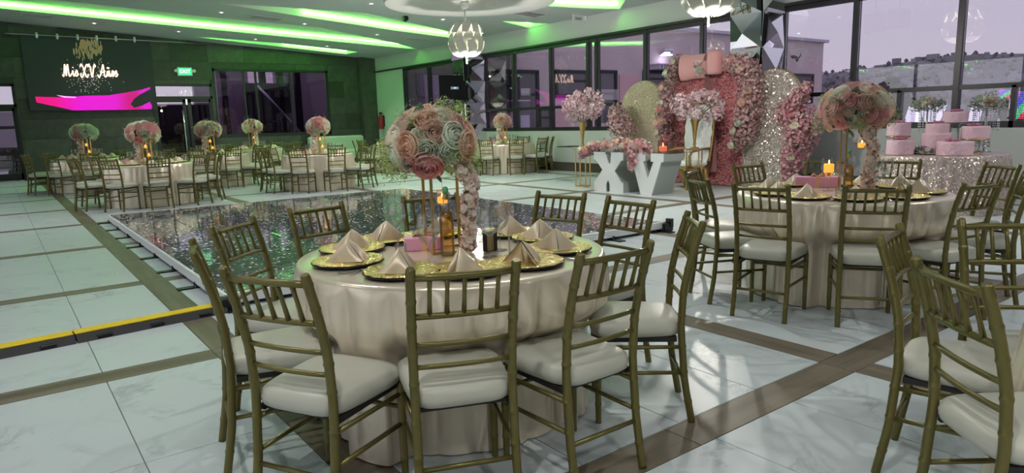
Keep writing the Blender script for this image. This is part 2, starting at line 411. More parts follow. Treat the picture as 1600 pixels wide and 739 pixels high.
for k, (s, st) in enumerate(zip(slot_w, strips)):
    b = MB(); n = len(s); up = Vector((0, 0, .17))
    b.add([p for p in s]+[p+up for p in s], [(i, (i+1) % n, n+(i+1) % n, n+i) for i in range(n)]+[tuple(range(n, 2*n))])
    co = obj('cove', b, M['cove'], ceiling)
    pts = [atc(u, v)+Vector((0, -.07, .11)) for u, v in st]
    obj('light_strip', MB().tube(pts, .017, 6), M['led_green'], co)
    if added_strips[k]: obj('light_strip', MB().tube([inroom(atc(u, v))+Vector((0, .10, .09)) for u, v in added_strips[k]], .011, 6), M['led_green'], co)  # extra strip added out of sight behind the near lip to brighten the cove
P1, P2 = at(728, 62, 3.06), at(1108, -17, 3.06)
ZD = 3.83
Fp, Lp = at(735, 25, ZD), at(599, 5, ZD); dd = Vector((-Fp.x, -Fp.y, 0)).normalized()
rD = (Fp-Lp).length_squared/(2*dd.dot(Lp-Fp)); rD = min(max(rD, 1.2), 4.5); cD = Fp+dd*rD
obj('soffit_disc', MB().lathe([(rD, ZD+.5), (rD, ZD), (rD-.02, ZD-.015)], 72, (cD.x, cD.y, 0), smooth=False), M['soffit'], ceiling)

# far wall: dark stone panels round the openings
def R4(u0, v0, u1, v1, y):
    a, b, c, d = aty(u0, v0, y), aty(u1, v0, y), aty(u1, v1, y), aty(u0, v1, y)
    return ((a.x+d.x)/2, (c.z+d.z)/2, (b.x+c.x)/2, (a.z+b.z)/2)
D1 = (-1.4, 0.0, aty(48, 270, YF).x-.1, 2.83)
D2 = (4.36, 0.0, 6.22, 2.86)
WN = R4(336, 109, 515, 212, YF)
holes = [D1, D2, WN]
wall_far = struct('wall_far', None)
base = [(XL, 0, XW, ceil_z(XL))]
for h in holes: base = clip_rects(base, h)
b = MB()
for (x0, z0, x1, z1) in base: b.box(((x0+x1)/2, YF+.12, (z0+z1)/2), (x1-x0, .2, z1-z0))
obj('wall_core', b, M['stone_joint'], wall_far)
row = 0; z = 0.0
cnt = 0
while z < 4.75:
    x = XL - (.6 if row % 2 else 0)
    while x < XW:
        rr = [(max(x, XL), z, min(x+1.2, XW), min(z+.6, 4.75))]
        for h in holes: rr = clip_rects(rr, h)
        for (x0, z0, x1, z1) in rr:
            z1 = min(z1, ceil_z((x0+x1)/2)-.01)
            if x1-x0 > .03 and z1-z0 > .03 and x1 > -1.6:
                obj('stone_panel', MB().box((0, 0, 0), (x1-x0-.006, .03, z1-z0-.006), ch=.002), M['stone'], wall_far, ((x0+x1)/2, YF+.012+.006*((cnt*7) % 3), (z0+z1)/2)); cnt += 1
        x += 1.2
    z += .6; row += 1
xp = aty(567, 150, YF-.25).x
struct('trim_1', MB().box(((xp+XW)/2, YF-.12, 1.97), (XW-xp, .24, 3.94)), M['stone'])

# window wall: sill wall, header, baseboard
ZS, ZR, ZH = 1.05, 1.68, 3.33
wy0, wy1 = YR, YF
yj = atx(632, 150, XW).y
wall_window = struct('wall_window', MB().box((XW+.12, (wy0+wy1)/2, ZS/2), (.24, wy1-wy0, ZS))
    .box((XW+.12, (wy0+wy1)/2, (ZH+4.1)/2), (.24, wy1-wy0, 4.1-ZH)).box((XW+.12, (yj+wy1)/2, 2.2), (.24, wy1-yj, ZH-ZS)), M['white_wall'])
M['brown_base'] = mat('brown_skirting', (.07, .058, .042), .45)
struct('baseboard_window', MB().box((XW-.012, (wy0+wy1)/2, .11), (.024, wy1-wy0, .22)), M['brown_base'])
# sloping white soffit beam along the top of the windows
struct('trim_2', MB().box((XW-.04, (wy0+wy1)/2, ZH+.02), (.1, wy1-wy0, .05)), M['dark_frame'])

def yu(u, v=150): return atx(u, v, XW).y
CW = .64
c1a = yu(757, 150); c1b = c1a+CW; c2a = yu(1222, 60); c2b = c2a+CW
groups = [([yj, yu(670), c1b], []), ([c1a, yu(802), yu(860), yu(918), yu(931), yu(1007), yu(1094), c2b], []),
          ([c2a, yu(1330), yu(1492), 3.05, 1.45, -.15, -1.75, -3.35, YR+.1], [yu(1402, 180), yu(1580, 180), 2.2, .6])]
for gi, (ys, low) in enumerate(groups):
    w = struct('window_%d' % (gi+1), None)
    y_hi, y_lo = max(ys), min(ys)
    for zz, hh, nm in ((ZS+.05, .1, 'bottom_rail'), (ZR, .075, 'middle_rail'), (ZH-.04, .1, 'head_rail')):
        obj(nm, MB().box((XW+.06, (y_hi+y_lo)/2, zz), (.11, y_hi-y_lo, hh)), M['dark_frame'], w)
    for y in ys: obj('mullion', MB().box((XW+.06, y, (ZS+ZH)/2), (.13, .085, ZH-ZS)), M['dark_frame'], w)
    for y in low: obj('mullion', MB().box((XW+.06, y, (ZS+ZR)/2), (.11, .06, ZR-ZS)), M['dark_frame'], w)
    yy = sorted(ys, reverse=True)
    for a, b_ in zip(yy, yy[1:]):
        if a-b_ < .3: continue
        obj('pane', MB().box((XW+.07, (a+b_)/2, (ZR+ZH)/2), (.012, a-b_-.09, ZH-ZR-.08)), M['window_glass'], w)
        cuts = [a]+[l for l in sorted(low, reverse=True) if b_ < l < a]+[b_]
        for p, q in zip(cuts, cuts[1:]):
            obj('pane', MB().box((XW+.07, (p+q)/2, (ZS+ZR)/2+.03), (.012, p-q-.08, ZR-ZS-.1)), M['window_glass'], w)

# unseen left and rear walls, with left glazing added to let daylight in
b = MB(); b.box((XL-.1, (YR+YF)/2, .2), (.2, YF-YR, .4)).box((XL-.1, (YR+YF)/2, 4.2), (.2, YF-YR, 2.0))
wall_left = struct('wall_left', b, M['white_wall'])
w = struct('window_4', None)
for k in range(9):
    y = YR+.1+k*(YF-YR-.2)/8
    obj('mullion', MB().box((XL-.08, y, 1.8), (.12, .1, 2.8)), M['dark_frame'], w)
    if k < 8: obj('pane', MB().box((XL-.08, y+(YF-YR-.2)/16, 1.8), (.012, (YF-YR-.2)/8-.1, 2.8)), M['clear_glass'], w)
struct('wall_rear', MB().box(((XL+XW)/2, YR-.1, 2.6), (XW-XL, .2, 5.2)), M['stone'])

# far wall openings: glazed doors and the big fixed window
def door(name, r, posts, zt, m_low, handles, pane_up=None):
    x0, z0, x1, z1 = r; d = struct(name, None); fr = .07
    bb = MB(); y = YF+.03
    bb.box(((x0+x1)/2, y, z1-fr/2), (x1-x0, .12, fr)).box((x0+fr/2, y, (z0+z1)/2), (fr, .12, z1-z0)).box((x1-fr/2, y, (z0+z1)/2), (fr, .12, z1-z0))
    bb.box(((x0+x1)/2, y, zt), (x1-x0, .12, .09)); obj('door_frame', bb, M['dark_frame'], d)
    obj('transom_pane', MB().box(((x0+x1)/2, y, (zt+z1)/2), (x1-x0-2*fr, .012, z1-zt-.1)), pane_up or M['window_glass'], d)
    xs = [x0]+posts+[x1]
    for a, c in zip(xs, xs[1:]):
        lf = obj('door_leaf', MB().box((a+.08, y, zt/2), (.1, .07, zt-.05)).box((c-.08, y, zt/2), (.1, .07, zt-.05)).box(((a+c)/2, y, .12), (c-a-.06, .07, .2)).box(((a+c)/2, y, zt-.1), (c-a-.06, .07, .12)), M['dark_frame'], d)
        obj('pane', MB().box(((a+c)/2, y, zt/2), (c-a-.24, .012, zt-.35)), m_low, lf)
    for hx in handles: obj('pull_handle', MB().tube([(hx, y-.12, .55), (hx, y-.12, 2.0)], .022, 8).tube([(hx, y-.12, .7), (hx, y, .7)], .012, 6).tube([(hx, y-.12, 1.85), (hx, y, 1.85)], .012, 6), M['silver'], d)
    return d
door('door_1', D1, [(D1[0]+D1[2])/2], 2.2, M['window_glass'], [])
door('door_2', D2, [(D2[0]+D2[2])/2+.1], 2.42, M['dark_glass'], [aty(288, 200, YF).x])
wf = struct('window_5', None); x0, z0, x1, z1 = WN
bb = MB(); y = YF+.05
for (a, c, e, f) in ((x0, z1-.08, x1, z1), (x0, z0, x1, z0+.1), (x0, z0, x0+.08, z1), (x1-.1, z0, x1, z1)): bb.box(((a+e)/2, y, (c+f)/2), (e-a, .12, f-c))
obj('window_frame', bb, M['dark_frame'], wf)
cuts = [x0+.08]+[aty(u, 160, YF).x for u in (384, 403, 457)]+[x1-.1]
for a, c in zip(cuts, cuts[1:]):
    obj('pane', MB().box(((a+c)/2, y, (z0+z1)/2), (c-a-.05, .012, z1-z0-.16)), M['dark_glass'], wf)
for a in cuts[1:-1]: obj('mullion', MB().box((a, y, (z0+z1)/2), (.06, .1, z1-z0-.1)), M['dark_frame'], wf)

# ------------------------------------------------------------------ outside
M['terrace'] = mat('terrace_paving', (.34, .28, .30), .7, var=.1, vscale=.5)
struct('ground_terrace', MB().box((14, 20, -.25), (64, 80, .2)), M['terrace'])
M['pink_render'] = mat('pink_render', (.72, .59, .575), .75, var=.06, vscale=.6)
M['pale_panel'] = mat('pale_panel', (.62, .58, .66), .5)
YB = 27.0
xe = aty(1286, 90, YB).x; zb = (aty(1286, 62, YB).z+aty(1075, 47.5, YB).z)/2; xs = XW+.6; XC = (xs+xe)/2
nb = thing('neighbouring_building', 'long dusky pink rendered building across the terrace outside the windows', 'building', (XC, YB, -.15))
obj('wall', MB().box((0, 2, zb/2), (xe-xs, 4, zb+.1)), M['pink_render'], nb)
obj('roof_edge', MB().box((.1, 1.9, zb+.1), (xe-xs+.4, 4.3, .18)), M['pale_panel'], nb)
def onb(u0, v0, u1, v1):
    a, b_ = aty(u0, (v0+v1)/2, YB), aty(u1, (v0+v1)/2, YB); t_, m_ = aty((u0+u1)/2, v0, YB), aty((u0+u1)/2, v1, YB)
    return (a.x+b_.x)/2-XC, abs(a.x-b_.x), (t_.z+m_.z)/2+.15, abs(t_.z-m_.z)
M['far_glass'] = glass_mat('far_glass', (.12, .12, .13), .12, 0, .3)
M['far_dark'] = mat('far_dark', (.05, .05, .055), .2)
M['far_pane'] = mat('far_pane', (.16, .145, .155), .08)
M['rose_door'] = mat('rose_door', (.80, .50, .50), .6)
for (u0, v0, u1, v1, kind) in [(760, 111, 798, 172, 0), (758, 180, 796, 206, 2), (808, 112, 839, 205, 0), (868, 112, 917, 150, 0), (935, 112, 961, 200, 0), (650, 114, 668, 150, 1), (674, 114, 688, 150, 1),
                               (842, 170, 860, 206, 0), (866, 172, 885, 206, 2), (1005, 113, 1052, 140, 0), (967, 117, 998, 205, 2), (1232, 117, 1268, 160, 0), (812, 180, 826, 206, 1), (936, 192, 962, 206, 2), (1005, 150, 1030, 205, 0)]:  # many of these openings stand in for reflections in the window glass
    cx_, wx_, cz_, hz_ = onb(u0, v0, u1, v1); f_ = .16
    if kind == 0:
        wn = obj('window', MB().box((cx_, -.04, cz_+hz_/2), (wx_+f_, .16, f_)).box((cx_, -.04, cz_-hz_/2), (wx_+f_, .16, f_)).box((cx_-wx_/2, -.04, cz_), (f_, .16, hz_)).box((cx_+wx_/2, -.04, cz_), (f_, .16, hz_)).box((cx_, -.03, cz_+hz_*.12), (wx_, .1, f_*.7)), M['dark_frame'], nb)
        obj('pane', MB().box((cx_, -.02, cz_), (wx_, .04, hz_)), M['far_pane'], wn)
    elif kind == 1: obj('panel', MB().box((cx_, -.04, cz_), (wx_, .1, hz_)), M['pale_panel'], nb)
    else: obj('door', MB().box((cx_, -.03, cz_), (wx_, .08, hz_)), M['rose_door'], nb)
cx_, wx_, cz_, hz_ = onb(1008, 103, 1050, 111)
aw = MB()
for k in range(9): aw.box((cx_-wx_/2+wx_*(k+.5)/9, -.5, cz_), (wx_/9*.6, 1.0, hz_*.8))
aw.box((cx_, -.5, cz_+hz_*.5), (wx_, 1.05, .06)); obj('awning', aw, M['pale_panel'], nb)
p = aty(1034, 82, YB); lx_, lz_ = p.x-XC, p.z+.15
wlo = obj('wall_lamp', MB().box((0, 0, 0), (.7, .5, .22), ch=.05, M=Matrix.Translation((lx_, -.3, lz_)) @ Matrix.Rotation(-.4, 4, 'X')), M['silver'], nb)
obj('lamp_lens', MB().box((lx_, -.34, lz_-.17), (.6, .4, .06)), mat('cool_lamp', (.8, .9, 1), .5, emit=(.75, .85, 1), estr=7), wlo)
lamp('wall_lamp_light', 'SPOT', (p.x, YB-.5, p.z-.3), 150, (.8, .88, 1), (-.35, 0, 0), spot_size=2.0)
def nbp(u, v): q_ = aty(u, v, YB); return (q_.x-XC, q_.z+.15)
eb = MB()
for poly in ([(1235, 88), (1239, 86), (1244, 87.5), (1247, 90), (1243, 91.5), (1238, 91)], [(1247, 90), (1250, 86.5), (1250.8, 83), (1251.4, 86.5), (1249.5, 90), (1247.5, 91.5)], [(1243, 91.5), (1247.5, 91), (1247, 94.5), (1244.8, 97), (1243.5, 94)]):
    eb.prism([nbp(u, v) for u, v in poly], 'y', -.03, .02)
obj('bird_emblem', eb, M['black_metal'], nb)
# porch seen through the far doors and window
M['porch'] = mat('porch_wall', (.50, .42, .46), .7)
pw = thing('porch', 'pinkish porch walls and dark posts outside the far doors', 'porch', (0, YF+4.5, 0))
obj('wall', MB().box((3, 2.5, 1.2), (22, .3, 2.4)), M['porch'], pw)
obj('wall', MB().box((8.0, 1.2, 2.2), (2.2, .3, 4.4)), M['porch'], pw); obj('wall', MB().box((11.4, 1.0, 2.2), (2.4, .3, 4.4)), M['porch'], pw)
for px_ in (7.4, 8.9, 9.6, 10.3, 12.2): obj('post', MB().box((px_, -1.5, 2), (.22, .22, 4.2)), M['dark_frame'], pw)
obj('panel', MB().box((9.6, .2, 1.6), (1.9, .1, 3.2)), M['far_dark'], pw); obj('panel', MB().box((5.4, -2.5, 1.1), (2.6, .1, 2.3)), M['far_dark'], pw)
obj('brace', MB().tube([(8.6, -1.8, 3.0), (10.6, -1.8, .6)], .05, 6), M['silver'], pw)
pc = thing('parked_cart', 'dark covered cart outside the leftmost glass door', 'cart', (.0, YF+3.2, -.15))
obj('cart_body', MB().box((0, 0, .75), (1.7, .9, .7), ch=.08), M['far_dark'], pc); obj('cart_roof', MB().box((0, 0, 1.75), (1.8, 1.0, .1), ch=.03).tube([(-.8, -.4, 1.1), (-.8, -.4, 1.75)], .03, 6).tube([(.8, -.4, 1.1), (.8, -.4, 1.75)], .03, 6).tube([(-.8, .4, 1.1), (-.8, .4, 1.75)], .03, 6).tube([(.8, .4, 1.1), (.8, .4, 1.75)], .03, 6), M['dark_frame'], pc)
for sx in (-.55, .55):
    for sy in (-.42, .42): obj('wheel', MB().tube([(sx, sy-.06, .22), (sx, sy+.06, .22)], .22, 12), M['black_metal'], pc)
# hillside with houses
random.seed(4)
M['hill'] = mat('hillside', (.17, .15, .165), .9, var=.4, vscale=.05)
def hill_z(x, y):
    t = min(1, max(0, (x-60)/230)); ridge = 19+1.2*math.sin(y*.023+1)+.9*math.sin(y*.071)
    return -14+(ridge+14)*t**1.15+1.2*math.sin(x*.09+y*.05)*t
b = MB(); nx, ny = 36, 90
b.grid(lambda s, t: (40+s*380, -150+t*480, hill_z(40+s*380, -150+t*480)), nx, ny)
struct('hill', b, M['hill'])
hs = MB(); tr = MB()
for k in range(1100):
    x = random.uniform(85, 300); y = random.uniform(-60, 210); s = random.uniform(1.0, 2.6); g = random.choice([.5, .42, .36, .3]); w_ = random.uniform(.9, 1.1)
    hs.box((x, y, hill_z(x, y)+s*.35), (s, s*random.uniform(.8, 2), s*.9)); hs.c[-6:] = [(g*w_, g*.92, g*.95)]*6
obj('hillside_houses', hs, M['petals'], stuff=True); bpy.data.objects['hillside_houses']['label'] = 'pale houses scattered over the dark hillside beyond the windows'; bpy.data.objects['hillside_houses']['category'] = 'houses'
for k in range(3000):
    x = random.uniform(70, 300); y = random.uniform(-70, 215); s = random.uniform(.35, 1.1); zz = hill_z(x, y)
    tr.lathe([(s*.6, zz), (s, zz+s*.7), (s*.5, zz+s*1.5), (0.02, zz+s*1.8)], 5, (x, y, 0)); tr.c[-22:] = [None]*len(tr.c[-22:])
obj('hillside_trees', tr, mat('far_trees', (.135, .125, .13), .9), stuff=True); bpy.data.objects['hillside_trees']['label'] = 'dark trees dotted over the hillside beyond the windows'; bpy.data.objects['hillside_trees']['category'] = 'trees'
pt = atx(1392, 130, 38)
t = thing('tree', 'dark bushy tree outside behind the table flowers and cakes', 'tree', (38, pt.y, -3))
obj('trunk', MB().tube([(0, 0, 0), (.1, 0, 2), (0, .1, 3.4)], [.25, .2, .12], 8), M['moss'], t)
b = MB(); random.seed(8)
for k in range(1500):
    a = random.uniform(0, 2*PI); zz = random.random(); r = (1-zz)**.6*2.3*random.random()**.4; q = .16+.16*random.random()
    c = Vector((r*math.cos(a), r*math.sin(a), 2.0+zz*3.9)); d1 = Vector((random.gauss(0, 1), random.gauss(0, 1), random.gauss(0, 1))).normalized(); d2 = d1.orthogonal()
    b.add([c-d1*q, c+d2*q*.5, c+d1*q, c-d2*q*.5], [(0, 1, 2, 3)])
obj('foliage', b, mat('dark_foliage', (.035, .045, .03), .8), t, stuff=True)
# added glowing stand-ins on the terrace for white and coloured shapes in the glass
XP = 15.2
M['glow_white'] = mat('glow_white', (.9, .9, 1), .5, emit=(.9, .88, 1), estr=.9)
def px_poly(poly, x): return [(atx(u, v, x).y, atx(u, v, x).z) for u, v in poly]
for lab, poly in [('glowing white stand-in for a shape in the glass, left of the crystal flower stand', [(1411, 195), (1420, 166), (1432, 165), (1430, 195)]),
                  ('glowing white wedge stand-in for a shape in the glass behind the crystal flower stand', [(1433, 165), (1472, 164), (1458, 195), (1447, 195)]),
                  ('glowing white stand-in for a shape in the glass above the two-tier pink cake', [(1509, 194), (1520, 161), (1530, 160), (1521, 194)])]:
    o = obj('standin_panel', MB().prism(px_poly(poly, XP), 'x', XP, XP+.25).box((XP+.12, px_poly(poly[-1:], XP)[0][0]+.06, .45), (.12, .12, 1.2)), M['glow_white']); tag(o, lab, 'panel', 'white stand-in panels on the terrace')
for lab, (u0, v0, u1, v1), nx_, ny_ in [('small stand-in panel for red and green dots in the lower right window', (1560, 140, 1577, 154), 8, 6), ('taller stand-in panel for purple and blue dots in the glass at the picture edge', (1581, 143, 1604, 186), 9, 16)]:
    a, c = atx(u0, v0, XP), atx(u1, v1, XP); t = thing('dot_standin', lab, 'light panel', (XP, (a.y+c.y)/2, -.15), 0, 'coloured stand-in panels on the terrace')
    wy_, hz_ = abs(a.y-c.y), abs(a.z-c.z); zc = (a.z+c.z)/2+.15
    obj('panel', MB().box((.1, 0, zc), (.1, wy_, hz_)), M['far_dark'], t); obj('post', MB().box((.12, 0, (zc-hz_/2)/2), (.06, .1, zc-hz_/2)), M['dark_frame'], t)
    random.seed(3)
    cols = {}
    for i in range(nx_):
        for j in range(ny_):
            k = int((i/nx_*2+j/ny_*2.4)) % 4; cols.setdefault(k, MB()).box((.04, -wy_/2+wy_*(i+.5)/nx_, zc-hz_/2+hz_*(j+.5)/ny_), (.03, wy_/nx_*.6, hz_/ny_*.6))
    for k, mb in cols.items(): obj('light_dots', mb, mat('dots_%d' % k, (0, 0, 0), .5, emit=[(1, .05, .12), (.1, 1, .35), (.15, .2, 1), (.8, .15, 1)][k], estr=1.6), t, stuff=True)
for lab, (u0, v0, u1, v1) in [('glowing white stand-in board with a dark figure under the dotted stand-in panel', (1553, 156, 1575, 196))]:
    a, c = atx(u0, v0, XP), atx(u1, v1, XP); t = thing('standin_board', lab, 'board', (XP+.3, (a.y+c.y)/2, -.15))
    obj('board', MB().box((0, 0, (a.z+c.z)/2+.15), (.08, abs(a.y-c.y), abs(a.z-c.z))).box((.03, 0, .5), (.05, .1, 1.2)), M['glow_white'], t)
    obj('dark_figure', MB().box((-.06, 0.02, (a.z+c.z)/2+.12), (.03, abs(a.y-c.y)*.8, abs(a.z-c.z)*.42)), mat('plum', (.16, .1, .16), .6), t)
# ------------------------------------------------------------------ dance floor and cable ramp
random.seed(1)
M['led_glass'] = led_floor_mat()
DX0, DX1, DY0, DY1, DZ = 1.31, 6.32, 5.46, 11.96, .12
df = thing('dance_floor', 'raised starlit mirror dance floor of dark glass panels with white edge', 'dance floor', (0, 0, 0))
nx_, ny_ = 8, 10; pw_, ph_ = (DX1-DX0)/nx_, (DY1-DY0)/ny_
pm = MB().box((0, 0, -.035), (pw_-.006, ph_-.006, .07), ch=.003).mesh('floor_panel')
for i in range(nx_):
    for j in range(ny_): obj('floor_panel', pm, M['led_glass'], df, (DX0+pw_*(i+.5), DY0+ph_*(j+.5), DZ))
cx_, cy_ = (DX0+DX1)/2, (DY0+DY1)/2
obj('under_frame', MB().box((cx_, cy_, DZ-.085), (DX1-DX0-.1, DY1-DY0-.1, .03)), M['board'], df)
for c, d in (((DX0-.015, cy_), (.03, DY1-DY0+.06)), ((DX1+.015, cy_), (.03, DY1-DY0+.06)), ((cx_, DY0-.015), (DX1-DX0, .03)), ((cx_, DY1+.015), (DX1-DX0, .03))):
    obj('edge_strip', MB().box((c[0], c[1], DZ-.045), (d[0], d[1], .085), ch=.004), M['white_paint'], df)
ft = MB().lathe([(.03, 0), (.03, .012), (.014, .015), (.014, .05)], 8).box((-.05, 0, .006), (.2, .09, .012))
fm = ft.mesh('support_foot')
def foot(x, y, r): obj('support_foot', fm, M['black_metal'], df, (x, y, 0), (0, 0, r))
for k in range(8): foot(DX0-.03, DY0+(DY1-DY0)*k/7, 0)
for k in range(7): foot(DX0+(DX1-DX0)*k/6, DY0-.03, PI/2)
obj('corner_connector', MB().box((DX1+.06, DY0+.02, .05), (.14, .2, .1), ch=.01).box((DX1+.1, DY0-.05, .10), (.05, .08, .1)), M['black_metal'], df)
obj('corner_connector', MB().box((DX0-.03, DY0-.05, .05), (.18, .12, .1), ch=.01), M['black_metal'], df)
pA, pB = at(350, 484), at(-30, 560); rv = (pB-pA); rl = rv.length; ra = math.atan2(rv.y, rv.x)
cr_ = thing('cable_ramp', 'black rubber cable ramp with yellow lid beside the dance floor corner', 'cable ramp', pA, ra)
M['yellow'] = mat('yellow_lid', (.82, .60, .02), .5); M['rubber'] = mat('black_rubber', (.018, .018, .02), .65, bump=.3, bscale=80)
L1 = (at(113, 527)-pA).length; segs = [(0, L1), (L1, L1+.95), (L1+.95, L1+1.9)]
for a, b_ in segs:
    sg = obj('ramp_segment', MB().prism([(-.12, 0), (.12, 0), (.06, .045), (-.06, .045)], 'x', a+.004, b_-.004), M['rubber'], cr_)
    for q in (-1, 1):
        for k in range(3): obj('lug', MB().box((a+(b_-a)*(k+.5)/3, q*.1, .018), (.09, .03, .022), ch=.004), M['black_metal'], sg)
    obj('yellow_lid', MB().box(((a+b_)/2, 0, .05), (b_-a-.01, .105, .014), ch=.004), M['yellow'], sg)

# ------------------------------------------------------------------ chiavari chairs
def yb_(z):          # curve of the back posts
    P = [(0, -.225), (.2, -.19), (.45, -.172), (.62, -.182), (.76, -.212), (.92, -.262)]
    for (a, b_), (c, d) in zip(P, P[1:]):
        if z <= c: t = (z-a)/(c-a); t2 = t; return b_+(d-b_)*t2
    return P[-1][1]
def post(x, zt, yf, nodes, r0=.0165, lean=0.0, taper=0.0):
    zs = set([0, .012, zt-.008, zt])
    for k in range(int(zt/.06)): zs.add(.03+k*.06)
    for nz in nodes: zs.update([nz-.011, nz-.006, nz, nz+.006, nz+.011])
    zs = sorted(z for z in zs if 0 <= z <= zt); pts = []; rs = []
    for z in zs:
        s_ = (yf(z-.02)+yf(z)+yf(z+.02))/3 if .02 < z < zt-.02 else yf(z)
        pts.append((x(z), s_, z)); r = r0-taper*(1-z/zt)
        if any(abs(z-nz) < 1e-6 for nz in nodes): r += .0024
        elif any(abs(abs(z-nz)-.006) < 1e-6 for nz in nodes): r += .0012
        if z > zt-.004: r *= .8
        rs.append(r)
    return MB().tube(pts, rs, 10)
def seat_mb():
    b = MB(); n = 32
    def outline(ins, z):
        r = []
        for k in range(n):
            a = 2*PI*k/n; c, s_ = math.cos(a), math.sin(a)
            x = math.copysign(abs(c)**.38, c); y = math.copysign(abs(s_)**.38, s_)
            yy = y*(.205-ins)+.02; w = .175+.03*(yy+.18)/.4
            r.append((x*(w-ins), yy, z))
        return r
    rows = [outline(.010, .402), outline(0, .410), outline(-.005, .436), outline(.002, .462), outline(.018, .474), outline(.06, .481), outline(.13, .485)]
    vs = [p for r in rows for p in r]+[(0, .02, .486)]; fs = []
    for i in range(len(rows)-1):
        for k in range(n): fs.append((i*n+k, i*n+(k+1) % n, (i+1)*n+(k+1) % n, (i+1)*n+k))
    for k in range(n): fs.append(((len(rows)-1)*n+k, (len(rows)-1)*n+(k+1) % n, len(rows)*n))
    b.add(vs, fs, True); b.add(rows[0], [tuple(range(n-1, -1, -1))]); return b
def make_chair():
    t = thing('chiavari_chair', 'x', 'chair', (0, 0, 0)); g = M['gold_chair']
    obj('seat', seat_mb(), M['ivory'], t)
    obj('seat_board', MB().box((0, .02, .394), (.32, .35, .014)).box((0, .2, .39), (.35, .02, .022)).box((.165, .02, .39), (.02, .35, .022)).box((-.165, .02, .39), (.02, .35, .022)), M['board'], t)
    for s_ in (-1, 1):
        obj('back_leg', post(lambda z: s_*(.172+.006*abs(z-.45)), .92, yb_, (.1, .24, .36, .50, .60, .71, .80, .885)), g, t)
        obj('front_leg', post(lambda z: s_*.186, .402, lambda z: .196, (.09, .22, .34), taper=.003), g, t)
    def rail(z, r, bow=.014, flat=1.0, name='back_rail'):
        w = .172+.006*abs(z-.45)
        obj(name, MB().tube([(x*w, yb_(z)-bow*(1-x*x), z) for x in (-1, -.6, -.2, .2, .6, 1)], r, 8, flat=flat), g, t)
    rail(.885, .0125, name='top_rail'); rail(.745, .0115); rail(.64, .0095); rail(.56, .0095)
    for k in range(5):
        x = (k-2)/3*.175*.98; q = (k-2)/3.0
        obj('spindle', MB().tube([(x, yb_(.745)-.014*(1-q*q), .745), (x, yb_(.80)-.014*(1-q*q), .80), (x, yb_(.84)-.014*(1-q*q), .84), (x, yb_(.885)-.014*(1-q*q), .885)], [.0095, .0075, .0075, .0095], 8), g, t)
    for s_ in (-1, 1):
        for z in (.235, .355): obj('side_stretcher', MB().tube([(s_*.173, yb_(z), z), (s_*.186, .196, z)], .0095, 8), g, t)
    obj('front_stretcher', MB().tube([(-.186, .196, .30), (.186, .196, .30)], .0095, 8), g, t)
    obj('back_stretcher', MB().tube([(-.173, yb_(.19), .19), (.173, yb_(.19), .19)], .0095, 8), g, t)
    CH[t.name] = list(t.children); return t
CHAIR = make_chair(); chair_used = False
def chair_at(x, y, face, label, group):
    global chair_used
    rz = face-PI/2
    if not chair_used:
        chair_used = True; CHAIR.location = (x, y, 0); CHAIR.rotation_euler = (0, 0, rz); CHAIR['label'] = label; CHAIR['group'] = group; return CHAIR
    return dup(CHAIR, (x, y, 0), rz, label, group)
def chair_top(tx, ty, face, label, group):      # placed by the middle of the top of its back
    return chair_at(tx+.262*math.cos(face), ty+.262*math.sin(face), face, label, group)

# ------------------------------------------------------------------ tablecloths
TZ = .76
def cloth_mb(R, seed, flare=.10, amp=.042, n=176, zb=.006, zt=TZ, rx=1.0, push=()):
    rnd = random.Random(seed); NP = int(30*R/.75); ed = []; a_ = rnd.random()*.3
    wid = [rnd.uniform(.55, 1.5) for _ in range(NP)]; sw = sum(wid); amps = [amp*rnd.uniform(.45, 1.25) for _ in range(NP)]; sk = [rnd.uniform(.3, .7) for _ in range(NP)]
    acc = [0]
    for w in wid: acc.append(acc[-1]+w/sw*2*PI)
    def f(th):           # rounded pleats that meet in narrow creases
        th = th % (2*PI)
        for k in range(NP):
            if th <= acc[k+1] or k == NP-1:
                u = (th-acc[k])/(acc[k+1]-acc[k]); c = sk[k]; u = u/c*.5 if u < c else .5+(u-c)/(1-c)*.5
                return amps[k]*(abs(math.sin(PI*u))**.75-.55)
    rows = []; vs = []
    for rr in (.25, .5, .75, .93, .985): rows.append([(rr*R, zt)]*n)
    rows.append([(R*1.0, zt-.004)]*n); rows.append([(R*1.008, zt-.016)]*n)
    ts = [.06, .13, .2, .27, .34, .41, .5, .6, .72, .86, 1.0]
    for t in ts:
        r = []
        for k in range(n):
            th = 2*PI*k/n; g = f(th+.03*math.sin(3*th+t*2)); g = max(g, -.05-.02*t)
            rr = R*1.008+flare*t+g*min(1, .28+t*1.5)
            for pa, pr in push:          # pressed in where a chair stands against it
                da = abs((th-pa+PI) % (2*PI)-PI)
                lim = pr+g*.25+max(0, da-.36)*1.3
                if rr > lim: w_ = min(1, max(0, (t-.24)/.18)); rr += (lim-rr)*w_*w_*(3-2*w_)
            r.append((rr, zt-.016-(zt-.016-zb)*t))
        rows.append(r)
    for r in rows:
        for k in range(n): th = 2*PI*k/n; vs.append((r[k][0]*math.cos(th)*rx, r[k][0]*math.sin(th), r[k][1]))
    vs.append((0, 0, zt)); fs = [(k, (k+1) % n, len(vs)-1) for k in range(n)]
    for i in range(len(rows)-1):
        for k in range(n): fs.append((i*n+(k+1) % n, i*n+k, (i+1)*n+k, (i+1)*n+(k+1) % n))
    b = MB(); b.add(vs, fs, True); return b

